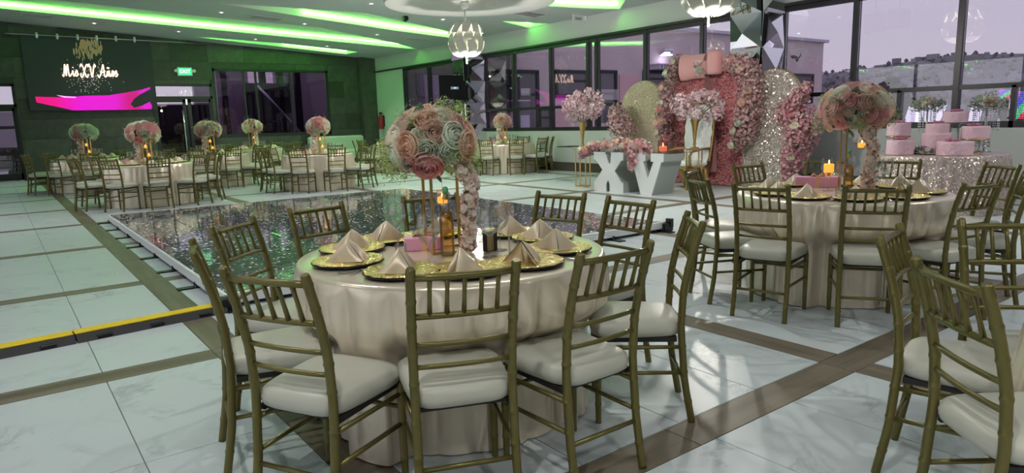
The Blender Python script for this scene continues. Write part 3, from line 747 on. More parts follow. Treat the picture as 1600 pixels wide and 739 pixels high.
# ------------------------------------------------------------------ tableware prototypes
def plate_proto():
    t = thing('charger_plate', 'x', 'plate')
    obj('black_base', MB().lathe([(.0, .001), (.12, .001), (.165, .009), (.172, .013), (.165, .0145), (.12, .008), (.0, .008)], 40).xform(Matrix.Diagonal((.94, .94, 1, 1))), M['plate_black'], t)
    b = MB(); n = 56; prof = [(0, .0095), (.08, .0095), (.11, .0115), (.128, .017), (.15, .0215), (.166, .0225), (.168, .018)]
    vs = []; fs = []
    for i, (r, z) in enumerate(prof):
        for k in range(n):
            a = 2*PI*k/n; q = (1+.018*math.sin(14*a)) if i >= 5 else 1
            vs.append((r*q*math.cos(a), r*q*math.sin(a), z+(.0035*math.sin(28*a+i) if i in (3, 4) else 0)))
    for i in range(len(prof)-1):
        for k in range(n): fs.append((i*n+k, i*n+(k+1) % n, (i+1)*n+(k+1) % n, (i+1)*n+k))
    b.add(vs, fs, True); b.xform(Matrix.Diagonal((.94, .94, 1, 1))); obj('gold_rim', b, M['charger'], t); CH[t.name] = list(t.children); return t
def napkin_mb(seed=0, h=.094):
    b = MB(); A = Vector((0, .02, h)); rnd = random.Random(seed)
    def sheet(P, Q, bul, sh=Vector((0, 0, 0)), top=A):
        nrm = (Q-P).cross(top-P).normalized()
        def fn(s, t):
            e = P.lerp(Q, s); p = e.lerp(top, t)
            w = math.sin(PI*s)*(1-t)*t*4
            return p+nrm*(bul*w+.006*math.sin(s*7+seed)*(1-t))+sh
        b.grid(fn, 8, 8)
    Lp, Rp, Fp_ = Vector((-.104, .03, 0)), Vector((.104, .03, 0)), Vector((rnd.uniform(-.03, .03), -.075, 0))
    sheet(Lp, Fp_, .016); sheet(Fp_, Rp, .016)
    s2 = Vector((0, .012, 0)); I = Vector((0, -.04, 0))
    sheet(Lp*.97+Vector((0, .004, 0)), I, -.006, top=A-Vector((0, -.004, .006))); sheet(I, Rp*.97+Vector((0, .004, 0)), -.006, top=A-Vector((0, -.004, .006)))
    sheet(Vector((-.07, .075, 0)), Vector((-.012, .0, 0)), .014, top=A-Vector((.004, -.006, .010))); sheet(Vector((.012, .0, 0)), Vector((.07, .075, 0)), .014, top=A-Vector((-.004, -.006, .010)))
    return b
nap_me = [napkin_mb(s).mesh('folded_napkin') for s in (1, 2, 3)]
def wine_mb(s=1.0):
    return MB().lathe([(.036, .001), (.034, .003), (.008, .006), (.0045, .02), (.004, .085), (.012, .094), (.030, .108), (.042, .13), (.044, .15), (.040, .18), (.036, .205)], 20, capt=False).xform(Matrix.Scale(s, 4))
wine_me = wine_mb().mesh('wine_glass')
shot_me = MB().lathe([(.021, .0), (.022, .012), (.022, .015), (.024, .07), (.0255, .095)], 16, capt=False).mesh('shot_glass')
fork_me = MB().box((0, -.03, .003), (.007, .11, .003)).box((0, .04, .004), (.02, .03, .003)).box((-.007, .075, .004), (.003, .045, .002)).box((-.0023, .075, .004), (.003, .045, .002)).box((.0023, .075, .004), (.003, .045, .002)).box((.007, .075, .004), (.003, .045, .002)).mesh('fork')
knife_me = MB().box((0, -.05, .004), (.011, .09, .006), ch=.002).prism([(-.007, 0), (.008, 0), (.008, .09), (.0, .115), (-.006, .1)], 'z', .002, .004).mesh('knife')

# ------------------------------------------------------------------ flowers
def rose_mb(kind, seed):
    rnd = random.Random(seed); b = MB()
    N, R0, flare, Hs, openq = {'bud': (12, .96, .02, .98, .9), 'peony': (17, 1.06, .16, .82, .6), 'open': (14, 1.04, .24, .88, .55)}[kind]
    for i in range(N):
        q = i/(N-1); a0 = i*2.399+rnd.uniform(-.2, .2); R = .12+(R0-.12)*q**.9; base = .04+.22*q
        Hh = (Hs-.26*q*Hs)+rnd.uniform(-.03, .03); wd = 2.0-.75*q; out = max(0, (q-openq)/(1-openq))*flare; inn = .40*(1-q*.7) if q < openq else .14
        tl = rnd.uniform(-.05, .05)
        def fn(s, t, a0=a0, R=R, base=base, Hh=Hh, wd=wd, out=out, inn=inn, q=q, tl=tl):
            w = (s-.5)*2; g = math.sin(min(1.0, t*1.2)*PI*.5)
            r = base+(R-base)*g-inn*R*max(0, t-.62)*1.5+out*max(0, t-.6)**1.2*1.4
            r *= 1+.07*(1-w*w)*q-.03*w
            z = -.30+(Hh+.30)*t-out*.9*max(0, t-.66)-.22*abs(w)**3*t+tl*w*t
            return (r*math.cos(a0+w*wd*(.55+.45*t)), r*math.sin(a0+w*wd*(.55+.45*t)), z*.8)
        b.grid(fn, 6, 5)
    b.lathe([(.02, .1), (.11, .45), (.07, Hs*.76), (.01, Hs*.78)], 6)
    return b
ROSE = {(k, s): rose_mb(k, s).mesh('rose') for k in ('open', 'peony', 'bud') for s in (1, 2)}
leaf_me = MB().grid(lambda s, t: ((s-.5)*.62*math.sin(PI*min(1, t*.94+.06))**.8, t, .22*t*t-.18*abs(s-.5)*0+.10*(abs(s-.5)*2)**1.5*math.sin(PI*t)), 4, 5).mesh('leaf')
def fib(n, zmin=-1.0):
    out = []; ga = PI*(3-5**.5)
    for k in range(n):
        z = 1-(1-zmin)*(k+.5)/n; r = math.sqrt(max(0, 1-z*z)); out.append(Vector((r*math.cos(ga*k), r*math.sin(ga*k), z)))
    return out
def sprigs(n, rx, rz, rnd, ext=1.0, size=.014, cols=((.30, .42, .17), (.44, .54, .24), (.22, .34, .16), (.50, .56, .32)), zmin=-.75, spread=.12):
    b = MB()
    for k in range(n):
        d = Vector((rnd.gauss(0, 1), rnd.gauss(0, 1), rnd.gauss(0, 1))).normalized()
        if d.z < zmin: d.z = -d.z
        L = rnd.uniform(.78, ext); c = Vector((d.x*rx*L, d.y*rx*L, d.z*rz*L)); col = rnd.choice(cols)
        for q in range(7):
            p = c+Vector((rnd.gauss(0, 1), rnd.gauss(0, 1), rnd.gauss(0, 1)))*size*1.7; u = Vector((rnd.gauss(0, 1), rnd.gauss(0, 1), rnd.gauss(0, 1))).normalized(); w = u.orthogonal().normalized()
            s_ = size*rnd.uniform(.6, 1.2); b.add([p-u*s_, p+w*s_*.5, p+u*s_, p-w*s_*.5], [(0, 1, 2, 3)], False, col)
    return b
def flower5(b, c, d, s_, col, rnd, cup=.35):
    d = d.normalized(); u = d.orthogonal().normalized(); w = d.cross(u); a0 = rnd.random()*6.28
    for k in range(5):
        a = a0+k*2*PI/5; e = u*math.cos(a)+w*math.sin(a); f = d.cross(e)
        b.add([c, c+e*s_*.66+f*s_*.50+d*s_*cup*.5, c+e*s_*.98+d*s_*cup, c+e*s_*.66-f*s_*.50+d*s_*cup*.5], [(0, 1, 2, 3)], False, col)
    h = s_*.2; m_ = c+d*s_*.1; b.add([m_+u*h, m_+w*h, m_-u*h, m_-w*h], [(0, 1, 2, 3)], False, (col[0]*.8, col[1]*.5, col[2]*.5))
def blossom_path(pts, rads, n, size, cols, seed, leaf=.1):
    rnd = random.Random(seed); b = MB(); pts = [Vector(p) for p in pts]; m = len(pts)-1
    for k in range(n):
        t = rnd.random()*m; i = min(m-1, int(t)); f = t-i; c = pts[i].lerp(pts[i+1], f); r = rads[i]*(1-f)+rads[i+1]*f
        d = Vector((rnd.gauss(0, 1), rnd.gauss(0, 1), rnd.gauss(0, 1))).normalized(); p = c+d*r*rnd.uniform(.55, 1.05)
        if rnd.random() < leaf:
            u = d.orthogonal().normalized(); s_ = size*1.1; b.add([p-u*s_, p+d*s_*.6, p+u*s_, p-d*s_*.3], [(0, 1, 2, 3)], False, (.16, .22, .12))
        else: flower5(b, p, (d+Vector((rnd.gauss(0, .4), rnd.gauss(0, .4), rnd.gauss(0, .4)))), size*rnd.uniform(.75, 1.25), rnd.choice(cols), rnd)
    return b
PINKS = [(.74, .46, .48), (.66, .36, .40), (.78, .58, .56), (.60, .30, .34), (.76, .52, .52)]
PALEPINKS = [(.80, .62, .64), (.74, .52, .56), (.84, .74, .74), (.64, .42, .47)]
CHERRY = [(.93, .84, .76), (.92, .76, .70), (.94, .89, .82), (.88, .66, .60)]
def bouquet(label, loc, rx, rz, n, seed, weights, rs=.055, group=None, nleaf=26, nsprig=170, kinds=('open', 'open', 'peony', 'bud'), sprig_size=.014, fixed=(), tufts=()):
    rnd = random.Random(seed); t = thing('rose_bouquet', label, 'bouquet', loc, 0, group)
    obj('moss_ball', MB().lathe([(.02, -rz*.62), (rx*.5, -rz*.5), (rx*.68, 0), (rx*.5, rz*.5), (.02, rz*.66)], 14), M['moss'], t)
    dirs = list(fixed)
    for d in fib(n, -.55):
        d = (d+Vector((rnd.gauss(0, .1), rnd.gauss(0, .1), rnd.gauss(0, .1)))).normalized()
        if all((d-Vector(f[0]).normalized()).length > .34 for f in fixed): dirs.append((d, rnd.choices(list(weights), list(weights.values()))[0], rnd.choice(kinds), rs*rnd.uniform(.82, 1.15)))
    for d, cname, kind, s_ in dirs:
        d = Vector(d).normalized(); q = d.to_track_quat('Z', 'Y') @ Quaternion((0, 0, 1), rnd.random()*6.28)
        obj('rose', ROSE[(kind, rnd.choice((1, 2)))], M['rose_'+cname], t, (d.x*rx*.84, d.y*rx*.84, d.z*rz*.84), q, s_)
    for k in range(nleaf):
        d = Vector((rnd.gauss(0, 1), rnd.gauss(0, 1), rnd.gauss(0, .8))).normalized()
        tq = (d+Vector((rnd.gauss(0, .9), rnd.gauss(0, .9), rnd.gauss(0, .9)))).normalized().to_track_quat('Y', 'Z')
        obj('leaf', leaf_me, M['leaf'], t, (d.x*rx*.8, d.y*rx*.8, d.z*rz*.8), tq, rs*rnd.uniform(.9, 1.5))
    for p_, r_ in tufts:
        b = sprigs(46, r_, r_, rnd, size=sprig_size*.9, cols=((.50, .60, .20), (.62, .68, .30), (.38, .52, .18), (.30, .44, .16)), zmin=-2, ext=1.1); b.xform(Matrix.Translation(p_)); obj('filler_sprig', b, M['petals'], t, stuff=True)
    if nsprig: obj('greenery', sprigs(nsprig, rx, rz, rnd, size=sprig_size), M['petals'], t, stuff=True)
    return t
def stand(label, loc, rz, w, h, group=None, r=.006):
    t = thing('flower_stand', label, 'flower stand', loc, rz, group); q = w/2
    obj('base_frame', MB().box((0, q, r), (w+2*r, 2*r, 2*r)).box((0, -q, r), (w+2*r, 2*r, 2*r)).box((q, 0, r), (2*r, w, 2*r)).box((-q, 0, r), (2*r, w, 2*r)), M['gold'], t)
    for sx in (-1, 1):
        for sy in (-1, 1): obj('post', MB().box((sx*q, sy*q, h/2), (2*r, 2*r, h)), M['gold'], t)
    obj('top_plate', MB().box((0, 0, h+.004), (w+.02, w+.02, .008)), M['gold'], t); return t
def candle_globe(label, loc, r=.045, string=.25, group=None):
    t = thing('candle_globe', label, 'candle holder', loc, 0, group)
    obj('glass_globe', MB().lathe([(.004, -r*.98), (r*.6, -r*.8), (r, 0), (r*.85, r*.55), (r*.55, r*.83)], 18, capt=False), M['clear_glass'], t)
    c = obj('candle', MB().lathe([(r*.5, -r*.62), (r*.58, -r*.5), (r*.58, r*.02), (r*.5, r*.08)], 12), M['candle'], t)
    obj('flame', MB().lathe([(.002, r*.12), (.006, r*.24), (.001, r*.5)], 8), M['flame'], c)
    if string: obj('string', MB().tube([(0, 0, r*.83), (0, 0, string)], .0012, 4), M['silver'], t)
    return t
def bottle(label, loc, group=None):
    t = thing('spirit_bottle', label, 'bottle', loc, 0, group)
    obj('glass_body', MB().lathe([(.03, .0), (.033, .006), (.034, .17), (.031, .195), (.017, .215), (.0125, .235), (.0125, .29), (.015, .292)], 20), M['clear_glass'], t)
    obj('amber_liquid', MB().lathe([(.029, .005), (.0315, .01), (.0325, .17), (.029, .194), (.02, .206)], 20), M['amber'], t)
    obj('stopper', MB().lathe([(.010, .29), (.013, .296), (.0145, .306), (.012, .318), (.004, .322)], 12), M['green_stop'], t)
    obj('neck_band', MB().lathe([(.0135, .262), (.0145, .265), (.0145, .288), (.0135, .29)], 12), M['brass'], t); return t
def gift_box(label, loc, rz, dims, group=None):
    t = thing('gift_box', label, 'gift box', loc, rz, group); x, y, z = dims
    obj('carton', MB().box((0, 0, z/2), (x, y, z), ch=.003), M['pink_box'], t)
    obj('ribbon', MB().box((0, 0, z/2), (.028, y+.004, z+.004)), M['ribbon'], t)
    obj('bow', MB().tube([(0, 0, z), (.035, .015, z+.022), (.05, 0, z+.008), (0, 0, z+.004)], .009, 6, flat=.5).tube([(0, 0, z), (-.035, -.015, z+.022), (-.05, 0, z+.008), (0, 0, z+.004)], .009, 6, flat=.5), M['ribbon'], t); return t
# ------------------------------------------------------------------ dressed tables
PLATE = plate_proto(); plate_used = False
def plate_at(x, y, z, rz, label, group):
    global plate_used
    if not plate_used:
        plate_used = True; PLATE.location = (x, y, z); PLATE.rotation_euler = (0, 0, rz); PLATE['label'] = label; PLATE['group'] = group; return PLATE
    return dup(PLATE, (x, y, z), rz, label, group)
def small(name, me, m, loc, rz, label, cat, group, scale=None):
    return tag(obj(name, me, m, None, loc, (0, 0, rz), scale), label, cat, group)
def setting(c, R, a, desc, gname, k, cutlery=True, nrot=None, near=True):
    r = R-.215; x, y = c[0]+r*math.cos(a), c[1]+r*math.sin(a); rnd = random.Random(int(k*17+c[0]*100))
    plate_at(x, y, TZ+.001, rnd.random()*6, 'gold charger plate '+desc, 'charger plates '+gname)
    nr = (math.atan2(y, x)-PI/2+rnd.uniform(-.55, .55)) if nrot is None else math.atan2(y, x)-PI/2+nrot
    small('folded_napkin', nap_me[k % 3], M['napkin'], (x-.01*math.cos(a), y-.01*math.sin(a), TZ+.0145), nr, 'peaked satin napkin '+desc, 'napkin', 'folded napkins '+gname)
    if cutlery:
        px_, py_ = -math.sin(a), math.cos(a)
        for sgn, me, nm, off in ((-1, fork_me, 'fork', .20), (1, knife_me, 'knife', .20)):
            small(nm, me, M['silver'], (x+px_*sgn*off, y+py_*sgn*off, TZ+.001), a+PI/2, 'silver %s %s' % (nm, desc), nm, 'cutlery '+gname)

# --- near round table
MC, MR = (1.712, 2.775), .722
G = 'chairs around the nearest table'
near = [  # top-of-back position, facing, label
    ((347, 418), (476, 429), 'gold chiavari chair with its back to us, left front of the nearest table'),
    ((298, 392), (302, 374), 'gold chiavari chair seen edge-on at the far left of the nearest table'),
    ((325, 354), (398, 337), 'gold chiavari chair beside the dance floor, upper left of the nearest table'),
    ((449, 325), (534.7, 314), 'gold chiavari chair facing us across the nearest table, left of the rose bouquet'),
    ((628, 307), (714, 300), 'gold chiavari chair mostly hidden behind the flower stand and amber bottle'),
    ((842, 297), (914, 302), 'gold chiavari chair behind the nearest table, right of the blossom garland'),
    ((953, 306), (1020, 312), 'gold chiavari chair behind the large right front chair of the nearest table'),
    ((1074, 330), (1101, 345), 'gold chiavari chair seen from the side at the right of the nearest table'),
    ((906, 396), (1019, 376), 'large gold chiavari chair turned away, right front of the nearest table'),
    ((640, 422), (806, 404), 'gold chiavari chair turned away, centre front of the nearest table')]
nearpos = []; nearpush = []
for a, b_, lab in near:
    p, q = at(*a, .92), at(*b_, .92); m_ = (p+q)/2; d = Vector((MC[0]-m_.x, MC[1]-m_.y))
    n_ = Vector((-(q-p).y, (q-p).x)).normalized()
    if n_.dot(d) < 0: n_ = -n_
    face = math.atan2((n_*.55+d.normalized()*.45).y, (n_*.55+d.normalized()*.45).x)
    dist = d.length; 
    nearpush.append((math.atan2(m_.y-MC[1], m_.x-MC[0]), dist)); chair_top(m_.x, m_.y, face, lab, G); nearpos.append((math.atan2(m_.y-MC[1], m_.x-MC[0]), lab))
tag(obj('tablecloth', cloth_mb(MR, 3, .01, .07, 360, push=[(a, r-.262-.245) for a, r in nearpush]), M['satin'], None, (MC[0], MC[1], 0)), 'champagne satin tablecloth falling in folds to the floor on the nearest table', 'tablecloth')
pd = ['at the left front seat of the nearest table', 'at the far left seat of the nearest table', 'at the upper left seat of the nearest table', 'at the seat left of the rose bouquet on the nearest table',
      'behind the flower stand on the nearest table', 'behind the shot glass, right of the garland on the nearest table', 'at the upper right seat of the nearest table', 'at the right seat of the nearest table', 'at the right front seat of the nearest table', 'at the centre front seat of the nearest table']
plate_px = [(600, 437), (517, 412), (512, 389), (585, 372), (690, 363), (800, 364), (853, 371), (897, 389), (850, 415), (735, 436)]
for k, ((a, _), desc) in enumerate(zip(nearpos, pd)):
    p = at(*plate_px[k], TZ+.01); a2 = math.atan2(p.y-MC[1], p.x-MC[0])
    setting(MC, MR, a2, desc, 'on the nearest table', k, nrot={8: 2.4, 9: 1.45, 0: .75}.get(k))
sb = at(708, 397, TZ); sc_ = Vector((sb.x+.03, sb.y+.10, TZ))
SA = .62
stand('gold four-post flower stand in the middle of the nearest table', (sc_.x, sc_.y, TZ+.001), -.30, .17, .40)
bc = Vector((sc_.x, sc_.y, TZ+.40)); toc = Vector((-bc.x, -bc.y, 0)).normalized(); rgt = Vector((RX.x, RX.y, 0)).normalized()
def cd_(sx, sy, sz): return rgt*sx+toc*sy+Vector((0, 0, sz))      # right, toward the viewer's side, up
BC = bc+rgt*(-.05)+Vector((0, 0, .115))
fx = [(cd_(-.10, .9, -.12), 'white', 'bud', .060), (cd_(.05, .75, .25), 'blush', 'open', .062), (cd_(-.08, .6, .55), 'peach', 'bud', .064), (cd_(.52, .75, .25), 'white', 'bud', .070), (cd_(.33, .8, -.15), 'white', 'bud', .055),
      (cd_(-.5, .75, .02), 'peach', 'peony', .066), (cd_(-.12, .85, -.62), 'pink', 'peony', .075), (cd_(.85, .5, -.05), 'peach', 'peony', .07), (cd_(-.85, .5, .15), 'cream', 'open', .066), (cd_(-.85, .5, -.28), 'white', 'bud', .062), (cd_(-.35, .25, .95), 'blush', 'peony', .072), (cd_(-.6, .4, .5), 'blush', 'open', .06), (cd_(-.62, .8, -.5), 'blush', 'open', .06), (cd_(.6, .3, .7), 'blush', 'peony', .06)]
bouquet('large ball of blush, cream and mint roses on the stand on the nearest table', BC, .205, .165, 62, 5, {'blush': 4, 'cream': 3, 'white': 3, 'peach': 3, 'pink': 1.5}, .055, nleaf=46, nsprig=210, fixed=fx, sprig_size=.0085, tufts=[(cd_(-.20, .02, -.075), .055), (cd_(-.17, .07, -.12), .05), (cd_(-.21, .02, -.02), .045), (cd_(.10, .14, -.085), .055), (cd_(.17, .08, -.07), .055), (cd_(-.09, .10, .115), .05), (cd_(.06, .05, .155), .045), (cd_(.13, .02, .14), .04)])
g = thing('blossom_garland', 'pale cherry blossom garland hanging down the front post of the nearest flower stand', 'garland', (0, 0, 0))
gp = sc_+rgt*.105+toc*.06
GT = [BC+rgt*.12+toc*.10+Vector((0, 0, -.10)), gp+rgt*.03+Vector((0, 0, .33)), gp+Vector((0, 0, .22)), gp+rgt*.005+Vector((0, 0, .12)), gp+Vector((0, 0, .02))]
obj('vine', MB().tube(GT, .004, 6), M['moss'], g)
obj('blossoms', blossom_path(GT, [.05, .036, .036, .034, .040], 620, .0145, CHERRY, 2, .12), M['petals'], g, stuff=True)
rndg = random.Random(9)
for k in range(26):
    t_ = .2+k/26*3.75; i = min(3, int(t_)); p = GT[i].lerp(GT[i+1], t_-i); d = (toc+rgt*rndg.uniform(-1, 1)+Vector((0, 0, rndg.uniform(-.4, .5)))).normalized()
    b = MB(); flower5(b, Vector((0, 0, 0)), Vector((0, 0, 1)), .021, rndg.choice(CHERRY), rndg, .2); flower5(b, Vector((0, 0, .004)), Vector((0, 0, 1)), .015, rndg.choice(CHERRY), rndg, .4)
    obj('blossom', b, M['petals'], g, p+d*.035, d.to_track_quat('Z', 'Y'))
def on_main(u, v, z=TZ+.001): p = at(u, v, z); return Vector((p.x, p.y, z))
bp_ = on_main(700, 399); bottle('amber spirit bottle with green stopper standing in front of the nearest flower stand', bp_)
cg = at(703, 315, 1.02); k_ = (sc_+toc*.02); cgp = Vector((k_.x, k_.y, 1.02)); cgp += rgt*(-.012)
candle_globe('glass globe with an orange candle hanging inside the nearest flower stand', cgp, .042, BC.z-.1-1.02)
gb = on_main(662, 391); gift_box('pink gift box with peach ribbon behind the wine glass on the nearest table', gb+toc*-.04, -.45, (.19, .10, .062))
for lab, u, v, s_ in (('wine glass in front of the pink gift box', 671, 418, 1.12), ('wine glass behind the pink gift box at its left', 622, 384, 1.05), ('wine glass just right of the garland, nearest of the three there', 766, 402, 1.08), ('wine glass behind the right shot glass on the nearest table', 781, 391, 1.08), ('wine glass farthest behind the blossom garland', 752, 377, 1.05)):
    small('wine_glass', wine_me, M['clear_glass'], on_main(u, v), 0, lab, 'wine glass', 'wine glasses on the nearest table', s_)
for lab, u, v in (('small clear shot glass in front of the left end of the pink gift box', 628, 414), ('small clear shot glass right of the garland on the nearest table', 803, 403)):
    small('shot_glass', shot_me, M['clear_glass'], on_main(u, v), 0, lab, 'shot glass', 'shot glasses on the nearest table')
tcard = thing('table_card', 'small black and gold table card right of the blossom garland', 'table card', on_main(767, 393)+toc*-.03, .3)
obj('card', MB().box((0, 0, .045), (.075, .03, .09), ch=.002), M['board'], tcard); obj('gold_front', MB().box((-.02, -.017, .045), (.045, .004, .08)), M['brass'], tcard)

# --- second table, before the cake table
TC, TR = (5.15, 2.67), .75
G = 'chairs around the table in front of the cakes'
t2 = [(184, 'gold chiavari chair with back turned, left front of the table before the cakes'), (152, 'gold chiavari chair sideways at the left of the table before the cakes, nearer of two'), (110, 'gold chiavari chair at the left of the cakes-side table, half hidden behind another chair back'),
      (68, 'gold chiavari chair facing us in front of the silver sequin arch'), (32, 'gold chiavari chair facing us left of the second flower stand, below the dark wall'), (9, 'gold chiavari chair facing us directly in front of the sequin cake cloth'),
      (336, 'gold chiavari chair at the right of the cakes-side table, against the cloth corner'), (296, 'gold chiavari chair cut by the picture edge, right of the cakes-side table'), (256, 'gold chiavari chair turned away, right front of the table before the cakes'), (219, 'gold chiavari chair turned away, centre front of the table before the cakes')]
seats2 = []; push2 = []
px2 = {184: ((1156, 287), (1220, 288)), 219: ((1316, 289), (1427, 290)), 256: ((1502, 286.5), (1572, 280)), 336: ((1538, 252), (1599, 258)), 9: ((1368, 247.6), (1444, 248.6)), 32: ((1262, 247), (1325, 249)), 68: ((1141, 257), (1194, 252))}
for a, lab in t2:
    ar = rad(a)
    if a in px2:
        p, q = at(*px2[a][0], .92), at(*px2[a][1], .92); m_ = (p+q)/2; d = Vector((TC[0]-m_.x, TC[1]-m_.y))
        n_ = Vector((-(q-p).y, (q-p).x)).normalized()
        if n_.dot(d) < 0: n_ = -n_
        fv = n_*.5+d.normalized()*.5; face = math.atan2(fv.y, fv.x)
        push2.append((math.atan2(-d.y, -d.x), d.length)); chair_top(m_.x, m_.y, face, lab, G)
    else:
        push2.append((ar, 1.17)); chair_top(TC[0]+1.17*math.cos(ar), TC[1]+1.17*math.sin(ar), ar+PI, lab, G)
    seats2.append(ar)
tag(obj('tablecloth', cloth_mb(TR, 8, .03, .075, 300, push=[(a, r-.262-.245) for a, r in push2]), M['satin'], None, (TC[0], TC[1], 0)), 'champagne satin tablecloth on the table in front of the cakes', 'tablecloth')
d2 = ['at the left front seat before the cakes', 'at the left seat before the cakes', 'at the far left seat before the cakes', 'at the seat below the sequin arch', 'behind the second flower stand', 'at the seat nearest the cake cloth', 'at the right seat before the cakes', 'at the hidden right seat before the cakes', 'at the right front seat before the cakes', 'at the centre front seat before the cakes']
for k, (ar, desc) in enumerate(zip(seats2, d2)): setting(TC, TR, ar, desc, 'on the table before the cakes', k+3, nrot={0: .7, 8: 2.3, 9: 1.4}.get(k))
def on2(u, v, z=TZ+.001): p = at(u, v, z); return Vector((p.x, p.y, z))
s2 = on2(1338, 299); s2c = s2+Vector((.1, .06, 0))
stand('gold four-post flower stand on the table before the cakes', (s2c.x, s2c.y, TZ+.001), -.9, .20, .50)
r2 = Vector((s2c.y, -s2c.x, 0)).normalized(); t2v = Vector((-s2c.x, -s2c.y, 0)).normalized()
B2 = Vector((s2c.x, s2c.y, TZ+.62))+r2*-.03
bouquet('large pink and cream rose bouquet on the stand before the cakes', B2, .265, .19, 74, 12, {'blush': 5, 'pink': 4, 'cream': 4, 'white': 1, 'peach': 3}, .066, nleaf=40, nsprig=130, sprig_size=.010, kinds=('open', 'open', 'peony'), tufts=[(r2*-.25+Vector((0, 0, -.09)), .06), (r2*.24+Vector((0, 0, -.06)), .07), (r2*-.2+Vector((0, 0, .08)), .05), (t2v*.2+r2*.03+Vector((0, 0, -.1)), .05)])
g = thing('blossom_garland', 'cream blossom garland hanging down the stand before the cakes', 'garland')
gp = s2c+r2*.11+t2v*.08; GT = [B2+r2*.06+t2v*.12+Vector((0, 0, -.1)), gp+Vector((0, 0, .33)), gp+r2*-.02+Vector((0, 0, .16)), gp+r2*-.03+Vector((0, 0, .02))]
obj('vine', MB().tube(GT, .004, 6), M['moss'], g); obj('blossoms', blossom_path(GT, [.05, .045, .05, .055], 700, .0165, CHERRY, 5, .1), M['petals'], g, stuff=True)
bottle('amber spirit bottle with pale stopper left of the blossom garland before the cakes', s2c+t2v*.19+r2*-.05)
candle_globe('glass globe with an orange candle hanging high beside the garland before the cakes', Vector((s2c.x, s2c.y, TZ+.36))+r2*.03, .05, .16)
t = thing('candle_glass', 'stemmed glass with an orange candle left of the second amber bottle', 'candle holder', s2c+t2v*.12+r2*-.19)
obj('stem_glass', MB().lathe([(.04, 0), (.038, .003), (.006, .01), (.005, .1), (.03, .125), (.045, .15), (.046, .21)], 16, capt=False), M['clear_glass'], t)
c_ = obj('candle', MB().lathe([(.032, .145), (.036, .15), (.036, .205), (.03, .21)], 12), M['candle'], t); obj('flame', MB().lathe([(.002, .213), (.006, .222), (.001, .24)], 8), M['flame'], c_)
gift_box('pink gift box with gold bow on the table before the cakes', on2(1277, 292), -1.0, (.34, .12, .085))
for lab, u, v, s_ in (('wine glass behind the gift box before the cakes', 1291, 290, 1.1), ('wine glass left of the second flower stand post', 1312, 297, 1.1), ('wine glass right of the second garland, nearest', 1372, 303, 1.15), ('wine glass right of the second garland, farthest', 1384, 293, 1.1)):
    small('wine_glass', wine_me, M['clear_glass'], on2(u, v), 0, lab, 'wine glass', 'wine glasses on the table before the cakes', s_)
for lab, u, v in (('small clear shot glass right of the second garland', 1408, 297), ('small clear shot glass beside the charger at the centre front before the cakes', 1311, 312)):
    small('shot_glass', shot_me, M['clear_glass'], on2(u, v), 0, lab, 'shot glass', 'shot glasses on the table before the cakes')

# --- third table, mostly outside the frame
T3 = (3.0, .05)
tag(obj('tablecloth', cloth_mb(.73, 21), M['satin'], None, (T3[0], T3[1], 0)), 'champagne tablecloth just entering the picture at the lower right edge', 'tablecloth')
for (a, b_), lab in ((((1376, 367), (1402, 350)), 'gold chiavari chair seen sideways at lower right, its back edge-on to us'), (((1428, 401), (1544, 443)), 'gold chiavari chair closest at lower right, back turned to us at an angle'), (((1499, 334), (1625, 345)), 'gold chiavari chair facing us at lower right, cut by the picture edge')):
    p, q = at(*a, .92), at(*b_, .92); m_ = (p+q)/2; d = Vector((T3[0]-m_.x, T3[1]-m_.y)); n_ = Vector((-(q-p).y, (q-p).x)).normalized()
    if n_.dot(d) < 0: n_ = -n_
    if 'cut' in lab: m_ = p+Vector(((q-p).x, (q-p).y, 0)).normalized()*.18
    fv = n_*.4+d.normalized()*.6; chair_top(m_.x, m_.y, math.atan2(fv.y, fv.x), lab, 'chairs at the lower right table')

# --- far tables
far = [('A', (2.32, 14.5), 16, "the table at the dance floor's left corner", 223, 208, .30, .21, {'blush': 3, 'pink': 4, 'cream': 2, 'white': 3}),
       ('B', (1.8, 19.2), 14, "the leftmost table below the screen", 131, 208, .30, .20, {'blush': 2, 'pink': 3, 'white': 4, 'cream': 2}),
       ('C', (4.3, 17.7), 22, "the table before the double doors", 325, 203, .31, .20, {'cream': 4, 'blush': 3, 'pink': 2, 'white': 2}),
       ('D', (6.15, 20.6), 8, "the farthest table under the dark window", 394, 198, .27, .19, {'cream': 3, 'blush': 3, 'pink': 1}),
       ('E', (5.75, 14.8), 14, "the table in front of the pale bench", 497, 198, .25, .19, {'blush': 3, 'pink': 3, 'white': 3, 'cream': 2}),
       ('F', (11.0, 14.9), 30, "the table by the black monitor", 785, 190, .22, .20, {'blush': 3, 'pink': 3, 'cream': 2, 'peach': 2}),
       ('G', (9.55, 18.3), 12, "the table hidden behind the big bouquet", 690, 205, .25, .19, {'blush': 3, 'cream': 3})]
cm = {}
